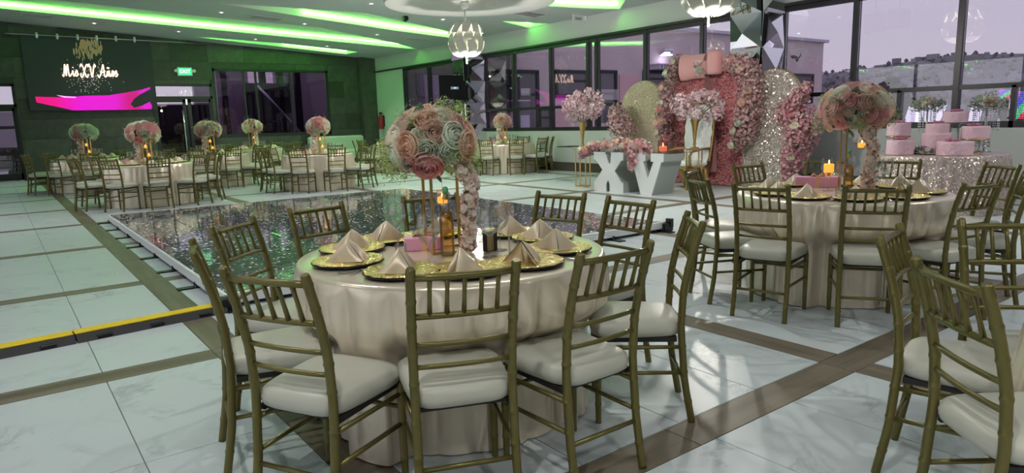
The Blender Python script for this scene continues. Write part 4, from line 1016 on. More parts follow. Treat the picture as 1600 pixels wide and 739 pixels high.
for ti, (nm, c, ph, desc, bu, bv, brx, brz, wts) in enumerate(far):
    R = .76
    tag(obj('tablecloth', cloth_mb(R, 30+ti, .05, .06, 170, push=[(rad(ph+36*k), 1.29-.262-.245) for k in range(10)]), M['satin'], None, (c[0], c[1], 0)), 'champagne satin tablecloth on '+desc, 'tablecloth', 'far tablecloths')
    angs = sorted([rad(ph+36*k) for k in range(10)], key=lambda a: -((a) % (2*PI)))
    k0 = min(range(10), key=lambda k: math.hypot(c[0]+math.cos(angs[k]), c[1]+math.sin(angs[k])))
    for j in range(10):
        a = angs[(k0+j) % 10]
        lab = 'gold chair nearest to us at '+desc if j == 0 else 'gold chair, %s clockwise from the nearest, at %s' % (ORD[j-1], desc)
        jit = random.Random(ti*20+j).uniform(-.12, .12)
        chair_top(c[0]+1.29*math.cos(a), c[1]+1.29*math.sin(a), a+PI+jit, lab, 'chairs around '+desc)
        sd = ('at the nearest seat of ' if j == 0 else 'at seat %s clockwise of ' % ORD[j-1])+desc
        setting(c, R, a, sd, 'on '+desc, j, cutlery=False)
    lat = Vector((c[1], -c[0], 0)).normalized(); tw_ = Vector((-c[0], -c[1], 0)).normalized()
    du = (Vector((aty(bu, bv, c[1]).x, c[1], 0))-Vector((c[0], c[1], 0))).dot(lat); du = max(-.2, min(.2, du))
    s_ = Vector((c[0], c[1], TZ+.001))+lat*du; bz = aty(bu, bv, c[1]).z
    bz = max(1.15, min(1.5, bz)); hh = bz-brz*.5-TZ
    stand('slim gold flower stand on '+desc, s_, .3, .16, hh, 'far flower stands', r=.009)
    if nm != 'G': bouquet('pink and cream rose bouquet on '+desc, (s_.x, s_.y, bz), brx, brz, 44, 50+ti, wts, .085, 'far bouquets', nleaf=14, nsprig=70, sprig_size=.02)
    g = thing('blossom_garland', 'pale blossom garland hanging at '+desc, 'garland', (0, 0, 0), 0, 'far garlands')
    gp = s_+lat*(-.1 if nm != 'D' else .08)+tw_*.08; GT = [gp+Vector((0, 0, hh)), gp+Vector((0, 0, hh*.5)), gp+lat*-.03+Vector((0, 0, .03))]
    obj('vine', MB().tube(GT, .006, 5), M['moss'], g); obj('blossoms', blossom_path(GT, [.07, .05, .07], 150, .03, CHERRY, 70+ti, .1), M['petals'], g, stuff=True)
    for i, (da, dz_) in enumerate(((.02, .32), (.06, .16))): candle_globe('%s candle globe on the flower stand of %s' % ('upper' if i == 0 else 'lower', desc), s_+lat*da+Vector((0, 0, dz_)), .05, .1, 'far candle globes')
    gift_box('small pink gift box on '+desc, s_+lat*-.3+tw_*.12, random.Random(ti).random()*2, (.2, .1, .08), 'far gift boxes')
    for i, (l_, w_) in enumerate(((-.26, .02), (-.18, -.06), (.22, .0), (.30, .05), (.16, -.1))):
        small('wine_glass', wine_me, M['clear_glass'], s_+lat*l_+tw_*w_, 0, '%s wine glass from the left on %s' % (ORD[[0, 1, 3, 4, 2][i]], desc), 'wine glass', 'far wine glasses', 1.1)
# ------------------------------------------------------------------ XV table and its dressing
XA = 9.10
def yz(u, v, x=XA): p = atx(u, v, x); return (p.y, p.z)
letters = []
yX0, yX1 = yz(928, 260)[0], yz(973, 260)[0]; w_ = yX0-yX1; ZT = .74
def Lx(a, b_): return (yX0-a*w_, b_*ZT)          # a along the letter from its left, b up
s1, s2_ = .0, 1.0
Xp = [(0, 1), (.40, 1), (.40, .93), (.52, .72), (.58, .72), (.60, .93), (.60, 1), (1, 1), (1, .80), (.95, .80), (.72, .53), (.94, .27), (1, .25), (1, 0), (.55, 0), (.55, .2), (.5, .30), (.42, .2), (.42, 0), (0, 0), (0, .25), (.06, .27), (.30, .55), (.06, .80), (0, .80)]
yV0, yV1 = yz(984, 240)[0], yz(1036, 240)[0]; wV = yV0-yV1
Vp = [(0, 1), (.46, 1), (.46, .80), (.40, .80), (.54, .38), (.72, .80), (.64, .80), (.64, 1), (1.0, 1), (1.0, .80), (.94, .80), (.66, 0), (.34, 0), (.08, .80), (0, .80)]
M['letter_side_shade'] = mat('letter_side_shade', (.36, .39, .37), .45)  # darker than the front face: the shade of the sides is in the colour
for nm, poly, y0, ww in (('X', Xp, yX0, w_), ('V', Vp, yV0, wV)):
    t = thing('marquee_letter', 'white block letter %s holding up the glass table top' % nm, 'letter', (XA, y0, 0), 0, 'XV table letters')
    pts = [(-a*ww, b_*ZT) for a, b_ in poly]
    obj('front_face', MB().prism(pts, 'x', 0, .02), M['white_paint'], t); obj('letter_body', MB().prism(pts, 'x', .021, .55), M['letter_side_shade'], t)
gt = thing('glass_table_top', 'clear glass table top lying across the white XV letters', 'table top', (XA+.3, 0, ZT))
ya, yb2 = yX0+.15, yV1-.25
obj('glass_sheet', MB().box((0, (ya+yb2)/2, .008), (.75, ya-yb2, .014), ch=.003), M['acrylic'], gt)
# floral runner, candle
rn = thing('flower_runner', 'low runner of pink blossoms and cream roses along the XV table top', 'flowers', (0, 0, 0))
RP = [(9.2, yX0+.35, .70), (9.25, yX0+.05, .84), (9.25, yX1+.1, .86), (9.25, yV0-.1, .84), (9.2, yV0-.32, .78)]
obj('blossoms', blossom_path(RP, [.12, .13, .14, .15, .14], 620, .034, PINKS+PALEPINKS+[(.70, .66, .54)], 3, .14), M['petals'], rn, stuff=True)
obj('hanging_blossoms', blossom_path([(9.05, yV0-.1, .8), (9.03, yV0-.12, .6), (9.02, yV0-.08, .45)], [.12, .09, .05], 110, .034, PINKS, 13, .05), M['petals'], rn, stuff=True)
obj('hanging_blossoms', blossom_path([(9.2, yX0+.35, .75), (9.15, yX0+.42, .58)], [.12, .06], 70, .034, PINKS, 14, .05), M['petals'], rn, stuff=True)
rndr = random.Random(6)
for k in range(16):
    f = k/15*3.6; i = min(3, int(f)); p = Vector(RP[i]).lerp(Vector(RP[i+1]), f-i)+Vector((-.1, rndr.uniform(-.06, .06), rndr.uniform(-.02, .11)))
    obj('rose', ROSE[('open', 1)], M['rose_'+rndr.choice(['peach', 'blush', 'cream', 'cream', 'pink'])], rn, p, Vector((-.9, rndr.uniform(-.5, .2), .5)).to_track_quat('Z', 'Y'), .055)
p = atx(1033, 226, 9.2); t = thing('candle_glass', 'pink glass candle cup on the right end of the XV table', 'candle holder', (9.25, p.y, ZT+.016))
obj('glass_cup', MB().lathe([(.08, 0), (.085, .01), (.09, .2)], 20, capt=False), glass_mat('pink_glass', (.9, .45, .36), .1, 0, .3), t)
c_ = obj('candle', MB().lathe([(.07, .01), (.07, .1)], 14), mat('wax_pink', (.9, .6, .5), .5, emit=(1, .5, .3), estr=.35), t); obj('flame', MB().lathe([(.003, .1), (.01, .12), (.001, .16)], 8), M['flame'], c_)
# gold stands with trumpet vases
def vase_set(u, v, lab_s, lab_v, lab_b, seed, uc, vc, rx_):
    b0 = at(u, v); hh = .76; d_ = math.hypot(b0.x, b0.y); lat = Vector((b0.y, -b0.x, 0)).normalized()
    t = thing('plinth_stand', lab_s, 'stand', b0, .4, 'gold frame plinths by the XV table'); q = .11
    for z in (.01, hh-.012): obj('square_frame', MB().box((0, q, z), (2*q, .018, .018)).box((0, -q, z), (2*q, .018, .018)).box((q, 0, z), (.018, 2*q, .018)).box((-q, 0, z), (.018, 2*q, .018)), M['gold'], t)
    for sx in (-1, 1):
        for sy in (-1, 1): obj('post', MB().box((sx*q, sy*q, hh/2), (.018, .018, hh)), M['gold'], t)
    obj('top_plate', MB().box((0, 0, hh), (.3, .3, .012)), M['acrylic'], t)
    vt = thing('trumpet_vase', lab_v, 'vase', (b0.x, b0.y, hh+.007), 0, 'gold trumpet vases')
    obj('vase_foot', MB().lathe([(.085, 0), (.08, .015), (.03, .03), (.022, .06), (.04, .08), (.022, .10)], 20), M['gold'], vt)
    obj('vase_body', MB().lathe([(.022, .10), (.026, .16), (.04, .30), (.065, .44), (.09, .52)], 20, capt=False), M['gold'], vt)
    cc = b0+Vector((0, 0, 0)); pz = EYE+ray(uc, vc)*(d_/math.hypot(ray(uc, vc).x, ray(uc, vc).y)); cc = Vector((pz.x, pz.y, pz.z))
    bt = thing('blossom_arrangement', lab_b, 'flowers', cc, 0, 'pale pink blossom arrangements'); rnd = random.Random(seed)
    b = MB()
    for q_ in range(34):
        d0 = Vector((rnd.gauss(0, 1), rnd.gauss(0, 1), rnd.gauss(.15, .8))).normalized(); r0 = rnd.uniform(.55, .9)
        cc_ = Vector((d0.x*rx_*r0, d0.y*rx_*r0, d0.z*rx_*.72*r0)); cl = rx_*rnd.uniform(.2, .32)
        for k in range(46):
            d = Vector((rnd.gauss(0, 1), rnd.gauss(0, 1), rnd.gauss(0, 1))).normalized(); c = cc_+d*cl*rnd.uniform(.5, 1.0)
            flower5(b, c, d, .026*rnd.uniform(.7, 1.25), rnd.choice(PALEPINKS), rnd, .3)
    obj('blossoms', b, M['petals'], bt, stuff=True)
    zz = hh+.52-cc.z
    st = MB()
    for k in range(9):
        a = k*.7; st.tube([(b0.x-cc.x, b0.y-cc.y, zz-.15), ((b0.x-cc.x)*.5+math.cos(a)*rx_*.3, (b0.y-cc.y)*.5+math.sin(a)*rx_*.3, zz*.3), (math.cos(a)*rx_*.7, math.sin(a)*rx_*.7, rx_*.2)], .006, 5)
    obj('stems', st, M['moss'], bt)
vase_set(911, 291, 'gold open-frame plinth left of the white letter X', 'gold trumpet vase on the plinth left of the letter X', 'pale pink blossom cloud in the vase left of the letter X', 1, 911, 166, .46)
vase_set(1084, 297, 'gold open-frame plinth right of the white letter V', 'gold trumpet vase on the plinth right of the letter V', 'pale pink blossom cloud in the vase before the flower wall', 2, 1093, 168, .50)
p = at(888, 282); t = thing('acrylic_plinth', 'clear acrylic box plinth with black lid, left of the gold plinth', 'plinth', (p.x, p.y, 0), .1)
obj('acrylic_box', MB().box((0, 0, .38), (.36, .45, .74)), M['acrylic'], t); obj('lid', MB().box((-.05, -.1, .762), (.42, .36, .018)), M['board'], t)
# throne
tp = Vector((10.55, yz(1072, 250, 10.55)[0], 0))
t = thing('throne_chair', 'white tufted throne chair with carved gold frame behind the XV table', 'throne', tp, -.12)
b = MB()
def tuft(s, t_):
    w = .30+.05*math.sin(PI*t_*.9); y = (s-.5)*2*w; z = .5+t_*1.06
    if t_ > .8: y *= math.cos((t_-.8)/.2*1.15)
    q = .035*math.cos(PI*(s-.5)); bump_ = .012*math.cos(s*PI*8)*math.cos(t_*PI*10)
    return (.25+.10*t_-q-bump_, y, z)
b.grid(tuft, 24, 30); obj('tufted_back', b, M['white_paint'], t)
b = MB(); b.grid(lambda s, t_: (.33+.10*t_, tuft(s, t_)[1], .5+t_*1.06), 12, 12); obj('back_panel', b, M['gold'], t)
ol = []
for k in range(41):
    s = k/40
    if s < .5: tt = s*2; ol.append((.28+.10*tt, -tuft(1, tt)[1]-.012, .5+tt*1.06))
    else: tt = (1-s)*2; ol.append((.28+.10*tt, tuft(1, tt)[1]+.012, .5+tt*1.06))
obj('gold_frame', MB().tube(ol, .026, 8), M['gold'], t)
obj('crest', MB().lathe([(.02, 0), (.07, .05), (.04, .11), (.01, .16)], 10, (.38, 0, 1.56)), M['gold'], t)
obj('seat', MB().box((-.02, 0, .46), (.56, .58, .13), ch=.045), M['white_paint'], t); obj('seat_rail', MB().box((-.02, 0, .375), (.58, .62, .06), ch=.015), M['gold'], t)
for s_ in (-1, 1):
    obj('arm', MB().tube([(.28, s_*.31, .74), (.05, s_*.34, .74), (-.2, s_*.35, .70), (-.26, s_*.35, .62), (-.22, s_*.34, .40)], .026, 8), M['gold'], t)
    for x in (-.26, .24): obj('leg', MB().tube([(x, s_*.27, .38), (x-.04, s_*.31, .28), (x+.0, s_*.30, .14), (x-.03*(1 if x < 0 else -1), s_*.31, .02), (x-.06*(1 if x < 0 else -1), s_*.32, .015)], [.05, .055, .032, .022, .03], 8), M['gold'], t)
# backdrop arches
XBK = 11.28
def arch_poly(y0, y1, zt, n=22):
    w = abs(y1-y0)/2; c = (y0+y1)/2; zc = zt-w
    return [(c-w, .02), (c+w, .02)]+[(c+w*math.cos(PI*k/n), zc+w*math.sin(PI*k/n)) for k in range(n+1)]
M['seq_gold'] = sequin_mat('champagne_sequins', (.36, .29, .20), (.66, .56, .42), 70); M['seq_gold'].node_tree.nodes['Principled BSDF'].inputs['Metallic'].default_value = .2
M['seq_silver'] = sequin_mat('silver_sequins', (.36, .31, .27), (.84, .76, .68), 46)
M['seq_rose'] = sequin_mat('rose_sequins', (.38, .28, .26), (.80, .68, .62), 80)
def arch(lab, u0, u1, vtop, vm, m, x, group='sequin backdrop arches'):
    y0, y1 = atx(u0, vm, x).y, atx(u1, vm, x).y; zt = atx((u0+u1)/2, vtop, x).z
    t = thing('sequin_arch', lab, 'backdrop', (x, 0, 0), 0, group)
    obj('sequin_panel', MB().prism(arch_poly(y0, y1, zt), 'x', -.03, .03), m, t)
    obj('base_plate', MB().box((.12, (y0+y1)/2, .012), (.4, abs(y0-y1)*.8, .02)), M['board'], t)
    obj('arch_frame', MB().tube([(.045, a, b_) for a, b_ in arch_poly(y0, y1, zt)], .018, 6, closed=True), M['brass'], t); return y0, y1, zt
arch('champagne sequin arch backdrop behind the letter X', 972, 1040, 127, 180, M['seq_gold'], 11.55)
ra_ = arch('tall silver sequin arch backdrop right of the pink flower wall', 1163, 1252, 108, 190, M['seq_silver'], 11.22)
# pink flower wall
yf0, yf1 = atx(1046, 150, XBK).y, atx(1188, 150, XBK).y; zf = atx(1118, 92, XBK).z
fw = thing('flower_wall', 'pink petal flower wall with a rounded top behind the throne', 'backdrop', (XBK, 0, 0))
def fw_poly():
    r = .45; y0, y1 = min(yf0, yf1), max(yf0, yf1)
    return [(y0, .02), (y1, .02)]+[(y1-r+r*math.cos(PI/2*k/8), zf-r+r*math.sin(PI/2*k/8)) for k in range(9)]+[(y0+r+r*math.cos(PI/2+PI/2*k/8), zf-r+r*math.sin(PI/2+PI/2*k/8)) for k in range(9)]
obj('backing_panel', MB().prism(fw_poly(), 'x', 0, .06), mat('pink_backing', (.55, .20, .22), .8), fw)
rnd = random.Random(2); b = MB()
for k in range(13000):
    y = rnd.uniform(min(yf0, yf1), max(yf0, yf1)); z = rnd.uniform(.02, zf); r = .45; yy = min(y-min(yf0, yf1), max(yf0, yf1)-y)
    if z > zf-r and yy < r and math.hypot(r-yy, z-zf+r) > r: continue
    u = Vector((-.35, rnd.gauss(0, 1), rnd.gauss(0, 1))).normalized(); w = Vector((-1, rnd.gauss(0, .4), rnd.gauss(0, .4))).cross(u).normalized(); s_ = rnd.uniform(.014, .024); c = Vector((-.02-rnd.random()*.05, y, z))
    col = rnd.choice([(.84, .38, .40), (.78, .32, .35), (.88, .46, .47), (.72, .28, .31)]); b.add([c-u*s_, c+w*s_, c+u*s_+Vector((-.015, 0, 0)), c-w*s_], [(0, 1, 2, 3)], False, col)
obj('petals', b, M['petals'], fw, stuff=True)
# bow with tails
M['bow'] = mat('dusty_rose_fabric', (.74, .37, .36), .55, sheen=.4); M['drape'] = mat('rose_drape', (.36, .16, .16), .6, sheen=.3)
xb = XBK-.22
def pz_(u, v, x=xb): return atx(u, v, x)
bw = thing('fabric_bow', 'big dusty pink fabric bow with long tails on top of the flower wall', 'bow', (0, 0, 0))
def loop_mb(u0, u1, v0, v1, bulge, rollw):
    a, c = pz_(u0, (v0+v1)/2), pz_(u1, (v0+v1)/2); zt, zb_ = pz_((u0+u1)/2, v0).z, pz_((u0+u1)/2, v1).z
    b = MB(); yc = lambda s: a.y+(c.y-a.y)*s
    def fn(s, t_):
        an = 2*PI*t_; sq = 1-.35*rollw*(s if rollw > 0 else 0)-.35*(-rollw)*((1-s) if rollw < 0 else 0)
        return (xb+bulge*math.cos(an)*.9, yc(s), (zt+zb_)/2+(zt-zb_)/2*sq*math.sin(an)*(1+.04*math.sin(s*9)))
    b.grid(fn, 10, 26); return b
obj('loop', loop_mb(1066, 1104, 84, 125, .13, .35), M['bow'], bw); pa, pb, pz0, pz1 = pz_(1107, 98, xb-.12), pz_(1127, 98, xb-.12), pz_(1117, 79, xb-.12), pz_(1117, 116, xb-.12); ry = abs(pa.y-pb.y)/2; cy2 = (pa.y+pb.y)/2
obj('loop', MB().lathe([(ry*.35, pz1.z+.01), (ry*.85, pz1.z), (ry*1.0, pz1.z+.05), (ry*1.02, (pz0.z+pz1.z)/2), (ry*.95, pz0.z-.05), (ry*.88, pz0.z), (ry*.6, pz0.z-.01), (ry*.55, pz0.z-.06)], 22, (xb-.12, cy2, 0)), M['bow'], bw); obj('loop', loop_mb(1110, 1148, 84, 114, .07, -1), M['bow'], bw)
p = pz_(1104, 106); obj('knot', MB().lathe([(.02, -.13), (.07, -.1), (.085, 0), (.07, .1), (.02, .13)], 12, (p.x-.08, p.y, p.z)), M['bow'], bw)
for u0, u1, v1, sd in ((1090, 1106, 284, 0), (1104, 1120, 268, 1)):
    a, c = pz_(u0, 200), pz_(u1, 200); zt = pz_(1104, 116).z; zb_ = pz_(1105, v1).z
    obj('tail', MB().grid(lambda s, t_: (xb+.03*math.sin(s*14+sd)+.02, (a.y+(c.y-a.y)*s)*t_**.35+p.y*(1-t_**.35), zt+(zb_-zt)*t_), 20, 10), M['drape'], bw)
rk = random.Random(7)
obj('knot_blossoms', blossom_path([(p.x-.14, p.y+.1, p.z+.08), (p.x-.15, p.y, p.z-.05)], [.1, .12], 60, .045, PALEPINKS, 8, .3), M['petals'], bw, stuff=True)
obj('rose', ROSE[('bud', 1)], M['rose_white'], bw, (p.x-.24, p.y-.02, p.z-.06), Vector((-1, -.4, .2)).to_track_quat('Z', 'Y'), .075)
# blossom garlands over the arches
def wall_garland(lab, pts, rads, n, cols, seed, x, nr=6, size=.027, leaf=.12, pole=False):
    t = thing('blossom_garland', lab, 'garland', (0, 0, 0), 0, 'backdrop garlands'); P = [Vector(atx(u, v, x)) for u, v in pts]
    obj('blossoms', blossom_path(P, rads, int(n*2.3), size, cols, seed, leaf), M['petals'], t, stuff=True); rnd = random.Random(seed)
    for k in range(nr):
        f = (k+.5)/nr*(len(P)-1); i = min(len(P)-2, int(f)); c = P[i].lerp(P[i+1], f-i); r = rads[i]
        d = Vector((-1, rnd.uniform(-.8, .5), rnd.uniform(-.4, .6))).normalized(); obj('rose', ROSE[('open', 1+k % 2)], M['rose_'+rnd.choice(['cream', 'white', 'pink', 'blush'])], t, c+d*r*.9, d.to_track_quat('Z', 'Y'), .07)
    obj('vine', MB().tube(P, .02, 6), M['moss'], t)
    if pole: obj('pole', MB().tube([(P[-1].x, P[-1].y, .01), P[-1]], .018, 8).lathe([(.16, .002), (.15, .015), (.02, .02)], 16, (P[-1].x, P[-1].y, 0)), M['brass'], t)
DUSTY = [(.58, .36, .36), (.66, .48, .46), (.48, .28, .30), (.54, .44, .38), (.70, .54, .52)]
wall_garland('pink and grey blossom garland down the right edge of the pink flower wall', [(1140, 98), (1163, 100), (1172, 130), (1170, 170), (1164, 205), (1152, 225)], [.14, .24, .28, .28, .26, .15], 1250, DUSTY+PINKS, 3, XBK-.3, 8)
wall_garland('dusty blossom garland round the upper left corner of the flower wall', [(1062, 90), (1050, 108), (1048, 128)], [.1, .16, .13], 230, DUSTY, 5, XBK-.22, 2)
wall_garland('narrow blossom garland between the champagne arch and the throne', [(1042, 134), (1042, 160), (1037, 185), (1036, 205), (1047, 222)], [.16, .19, .2, .17, .2], 720, DUSTY+PINKS, 6, XBK-.25, 7)
wall_garland('pink blossom cascade down the right side of the silver sequin arch', [(1262, 132), (1245, 158), (1228, 180), (1258, 190), (1250, 215), (1240, 245), (1234, 282)], [.08, .17, .22, .34, .30, .26, .16], 1450, PINKS+[(.70, .34, .38), (.62, .26, .32)], 9, 10.97, 4)
wall_garland('pink blossom bush in front of the champagne arch', [(962, 172), (968, 190), (976, 208)], [.16, .30, .30], 560, PINKS+PALEPINKS, 11, 11.2, 0, pole=True)

# ------------------------------------------------------------------ cake table
KC = (10.35, 4.03)
tag(obj('sequin_tablecloth', cloth_mb(.80, 44, .05, .06, 240, zt=.76), M['seq_rose'], None, (KC[0], KC[1], 0)), 'rose gold sequin tablecloth on the cake table by the windows', 'tablecloth')
M['icing'] = mat('pink_icing', (.76, .52, .61), .55, bump=.8, bscale=60); M['icing_deep'] = mat('deep_pink_icing', (.62, .22, .36), .5)
lk = Vector((KC[1], -KC[0], 0)).normalized(); tk = Vector((-KC[0], -KC[1], 0)).normalized(); kd = math.hypot(*KC)
def kp(u, dep): b0 = Vector((KC[0], KC[1], 0)); d = ray(u, 220); d = d/math.hypot(d.x, d.y)*(kd-dep); return Vector((d.x, d.y, 0))
def zk(v, u, dep): d = ray(u, v); return H+d.z/math.hypot(d.x, d.y)*(kd-dep)
def cake(lab, u, dep, tiers, toppings=True):
    c = kp(u, dep); t = thing('pink_cake', lab, 'cake', (c.x, c.y, tiers[0][1]), 0, 'pink cakes'); z0 = tiers[0][1]
    for r, za, zb_ in tiers:
        n = 56; b = MB(); vs = []; fs = []; hh_ = zb_-za; nr_ = max(5, int(hh_/.014)); prof = [(r, hh_*i_/nr_) for i_ in range(nr_+1)]+[(r*.95, hh_+.008), (r*.6, hh_+.004), (r*.2, hh_+.004)]
        for i, (rr, z) in enumerate(prof):
            for k in range(n): a = 2*PI*k/n; q = rr*(1+.035*math.sin(a*13+3*math.sin(z*60+k*.4))*math.sin(z*95+math.cos(a*7)*2)); vs.append((q*math.cos(a), q*math.sin(a), za-z0+z))
        for i in range(len(prof)-1):
            for k in range(n): fs.append((i*n+k, i*n+(k+1) % n, (i+1)*n+(k+1) % n, (i+1)*n+k))
        fs.append(tuple((len(prof)-1)*n+k for k in range(n))); b.add(vs, fs, True); obj('tier', b, M['icing'], t)
    r, za, zb_ = tiers[-1]; rnd = random.Random(int(u))
    for k in range(6): a = rnd.uniform(0, 6.28); q = rnd.uniform(0, r*.55); obj('icing_rose', ROSE[('open', 1)], M['icing_deep'], t, (q*math.cos(a), q*math.sin(a), zb_-z0+.02), None, .035)
    return c
def glass_stand(lab, u, dep, h, r, m, z0=TZ, crystals=False):
    c = kp(u, dep); t = thing('cake_stand', lab, 'cake stand', (c.x, c.y, z0), 0, 'cake stands')
    obj('stand_base', MB().lathe([(r*.6, 0), (r*.58, .012), (r*.2, .025)], 24), m, t); obj('stand_column', MB().lathe([(r*.42, .012), (r*.42, h-.02)], 20) if crystals else MB().lathe([(.06, .02), (.06, h-.02)], 16), M['clear_glass'], t)
    obj('stand_plate', MB().lathe([(r*.96, h-.022), (r, h-.015), (r, h-.002), (0, h-.002)], 32), m, t)
    if crystals:
        b = MB()
        for k in range(26): a = 2*PI*k/26; b.lathe([(.001, h-.12), (.009, h-.1), (.001, h-.08)], 5, (r*.97*math.cos(a), r*.97*math.sin(a), 0)); b.lathe([(.001, h-.075), (.008, h-.055), (.001, h-.03)], 5, (r*.97*math.cos(a), r*.97*math.sin(a), 0))
        obj('crystal_fringe', b, M['silver'], t)
    return c
def ZK(v, u, dep): return max(TZ+.02, zk(v, u, dep))
cake('pink frosted cake at the lower left of the cake table', 1407, .35, [(.165, TZ+.005, ZK(219.5, 1407, .35))])
zz = ZK(212, 1403, .1); glass_stand('glass drum cake stand with gold jewelled band at the left of the cake table', 1403, .1, zz-TZ, .155, M['brass'], crystals=False)
cake('pink cake raised on the gold-banded stand at the left of the cake table', 1403, .1, [(.145, zz+.002, ZK(193, 1403, .1))])
zz = TZ+.04; t_ = kp(1463, .12); tr_ = thing('silver_tray', 'silver tray with greenery under the two-tier pink cake', 'tray', (t_.x, t_.y, TZ+.002))
obj('tray_disc', MB().lathe([(.27, 0), (.30, .02), (.29, .026), (0, .012)], 36), M['silver'], tr_); obj('greenery', blossom_path([(.27*math.cos(a*.5), .27*math.sin(a*.5), .045) for a in range(13)], [.05]*13, 150, .03, [(.30, .34, .26), (.6, .58, .5), (.22, .28, .2)], 4, .5), M['petals'], tr_, stuff=True)
cake('two-tier pink cake in the middle of the cake table', 1463, .12, [(.175, TZ+.02, ZK(209, 1463, .12)), (.14, ZK(209, 1463, .12), ZK(194, 1463, .12))])
zz = ZK(191, 1490, -.15); glass_stand('tall clear glass pedestal carrying the highest pink cake', 1490, -.15, zz-TZ, .2, M['acrylic'])
cake('highest pink cake, on the tall glass pedestal', 1490, -.15, [(.15, zz, ZK(175.5, 1490, -.15))])
cake('low pink cake at the front of the cake table', 1493, .42, [(.205, TZ+.005, ZK(222, 1493, .42))])
zz = ZK(216, 1523, .1); glass_stand('gold cake stand with crystal fringe at the right of the cake table', 1523, .1, zz-TZ, .17, M['brass'], crystals=True)
cake('pink cake on the crystal-fringed gold stand at the right', 1523, .1, [(.16, zz, ZK(198, 1523, .1))])
def crystal_stand(lab, lf, u, vt, dep, wide):
    c = kp(u, dep); zt = zk(vt, u, dep); t = thing('crystal_stand', lab, 'flower stand', (c.x, c.y, TZ+.001), 0, 'crystal flower stands'); h = zt-TZ
    obj('base', MB().lathe([(.09, 0), (.085, .015), (.02, .03)], 20), M['silver'], t); obj('column', MB().tube([(0, 0, .02), (0, 0, h)], .012, 8), M['silver'], t)
    obj('top_ring', MB().lathe([(wide, h-.01), (wide, h), (.01, h+.004), ], 24), M['silver'], t)
    for k in range(14):
        a = 2*PI*k/14; b = MB()
        for q in range(int(h*.55/.028)): zc = h-.02-q*.028; b.lathe([(.001, zc-.012), (.009, zc), (.001, zc+.012)], 5, (wide*math.cos(a), wide*math.sin(a), 0))
        obj('crystal_strand', b, M['mirror'], t)
    bt = thing('rose_posy', lf, 'flowers', (c.x, c.y, zt+.05), 0, 'posies on crystal stands'); rnd = random.Random(int(u))
    obj('greenery', sprigs(130, .19, .08, rnd, size=.022, cols=((.30, .34, .28), (.40, .42, .36), (.24, .30, .22))), M['petals'], bt, stuff=True)
    for k in range(5): d = Vector((rnd.uniform(-1, .2), rnd.uniform(-1, 1), rnd.uniform(.1, .8))).normalized(); obj('rose', ROSE[('open', 1)], M['rose_'+rnd.choice(['blush', 'peach', 'cream'])], bt, (d.x*.14, d.y*.14, d.z*.07), d.to_track_quat('Z', 'Y'), .055)
crystal_stand('tall crystal-strung flower stand behind the two-tier cake', 'low posy of roses on the crystal stand behind the two-tier cake', 1446, 170, -.25, .10)
crystal_stand('wide crystal-strung flower stand above the right end of the cake table', 'posy with peach roses on the wide crystal stand at the right', 1538, 168, -.3, .15)

# ------------------------------------------------------------------ mirrored columns
def mirror_column(lab, y0, y1, zt, seed):
    t = thing('mirrored_column', lab, 'column', (XW, (y0+y1)/2, 0), 0, 'mirror-faceted columns'); rnd = random.Random(seed); w = abs(y1-y0); dep = .69
    obj('core', MB().box((-dep/2+.05, 0, zt/2), (dep-.1, w-.1, zt)), M['board'], t)
    n = 1; hh = zt/6
    def face(P, nrm, bw_, bz):
        ctr = P(.5, .5)+nrm*rnd.choice((.12, .04, .09))+P(.5+rnd.uniform(-.2, .2), .5+rnd.uniform(-.2, .2))-P(.5, .5); q = [P(0, 0), P(1, 0), P(1, 1), P(0, 1)]; q = [x+nrm*rnd.choice((0, .02, .05)) for x in q]
        for a, c in ((0, 1), (1, 2), (2, 3), (3, 0)):
            b = MB(); th = nrm*-.02; b.add([q[a], q[c], ctr, q[a]+th, q[c]+th, ctr+th], [(0, 1, 2), (5, 4, 3), (0, 3, 4, 1), (1, 4, 5, 2), (2, 5, 3, 0)]); obj('mirror_facet', b, M['mirror'], t)
    for r in range(6):
        for i in range(n): face(lambda a, c: Vector((-dep, -w/2+w*(i+1-a)/n, hh*(r+c))), Vector((-1, 0, 0)), w/n, hh)
        face(lambda a, c: Vector((-dep+dep*(1-a) if False else -dep*(1-a), -w/2, hh*(r+c))), Vector((0, -1, 0)), dep, hh)
mirror_column('mirror-faceted column between the windows behind the black monitor', c1a, c1b, ceil_z(XW)-.02, 3)
mirror_column('mirror-faceted column between the windows behind the silver sequin arch', c2a, c2b, ceil_z(XW)-.02, 8)

# ------------------------------------------------------------------ monitor, extinguisher, bench, signs, screen
q = 21.0; mp_ = EYE+ray(711, 137)*(q/math.hypot(ray(711, 137).x, ray(711, 137).y)); fa = math.atan2(-mp_.y, -mp_.x)
t = thing('monitor_stand', 'black monitor on a floor pole before the far mirrored column', 'monitor', (mp_.x, mp_.y, 0), fa+PI/2+.28)
mw, mh = .97, .73
scn = obj('screen_case', MB().box((0, 0, mp_.z), (mw, .05, mh), ch=.006), mat('screen_black', (.008, .008, .01), .6, spec=.15), t)
obj('blue_message', MB().box((-.02, -.027, mp_.z-.01), (.24, .006, .075)), mat('blue_message', (.1, .16, .24), .4, emit=(.14, .2, .3), estr=.6), scn); obj('white_mark', MB().box((-.01, -.031, mp_.z-.01), (.07, .004, .018)), M['glow_white'], scn)
obj('pole', MB().tube([(0, .05, .02), (0, .05, mp_.z)], .035, 10), M['black_metal'], t); obj('base', MB().lathe([(.28, 0), (.27, .02), (.04, .03)], 20, (0, .05, 0)), M['black_metal'], t)
p = atx(600, 188, XW); t = thing('fire_extinguisher', 'red fire extinguisher hung on the pale wall at the far corner', 'fire extinguisher', (XW-.13, p.y, p.z-.33))
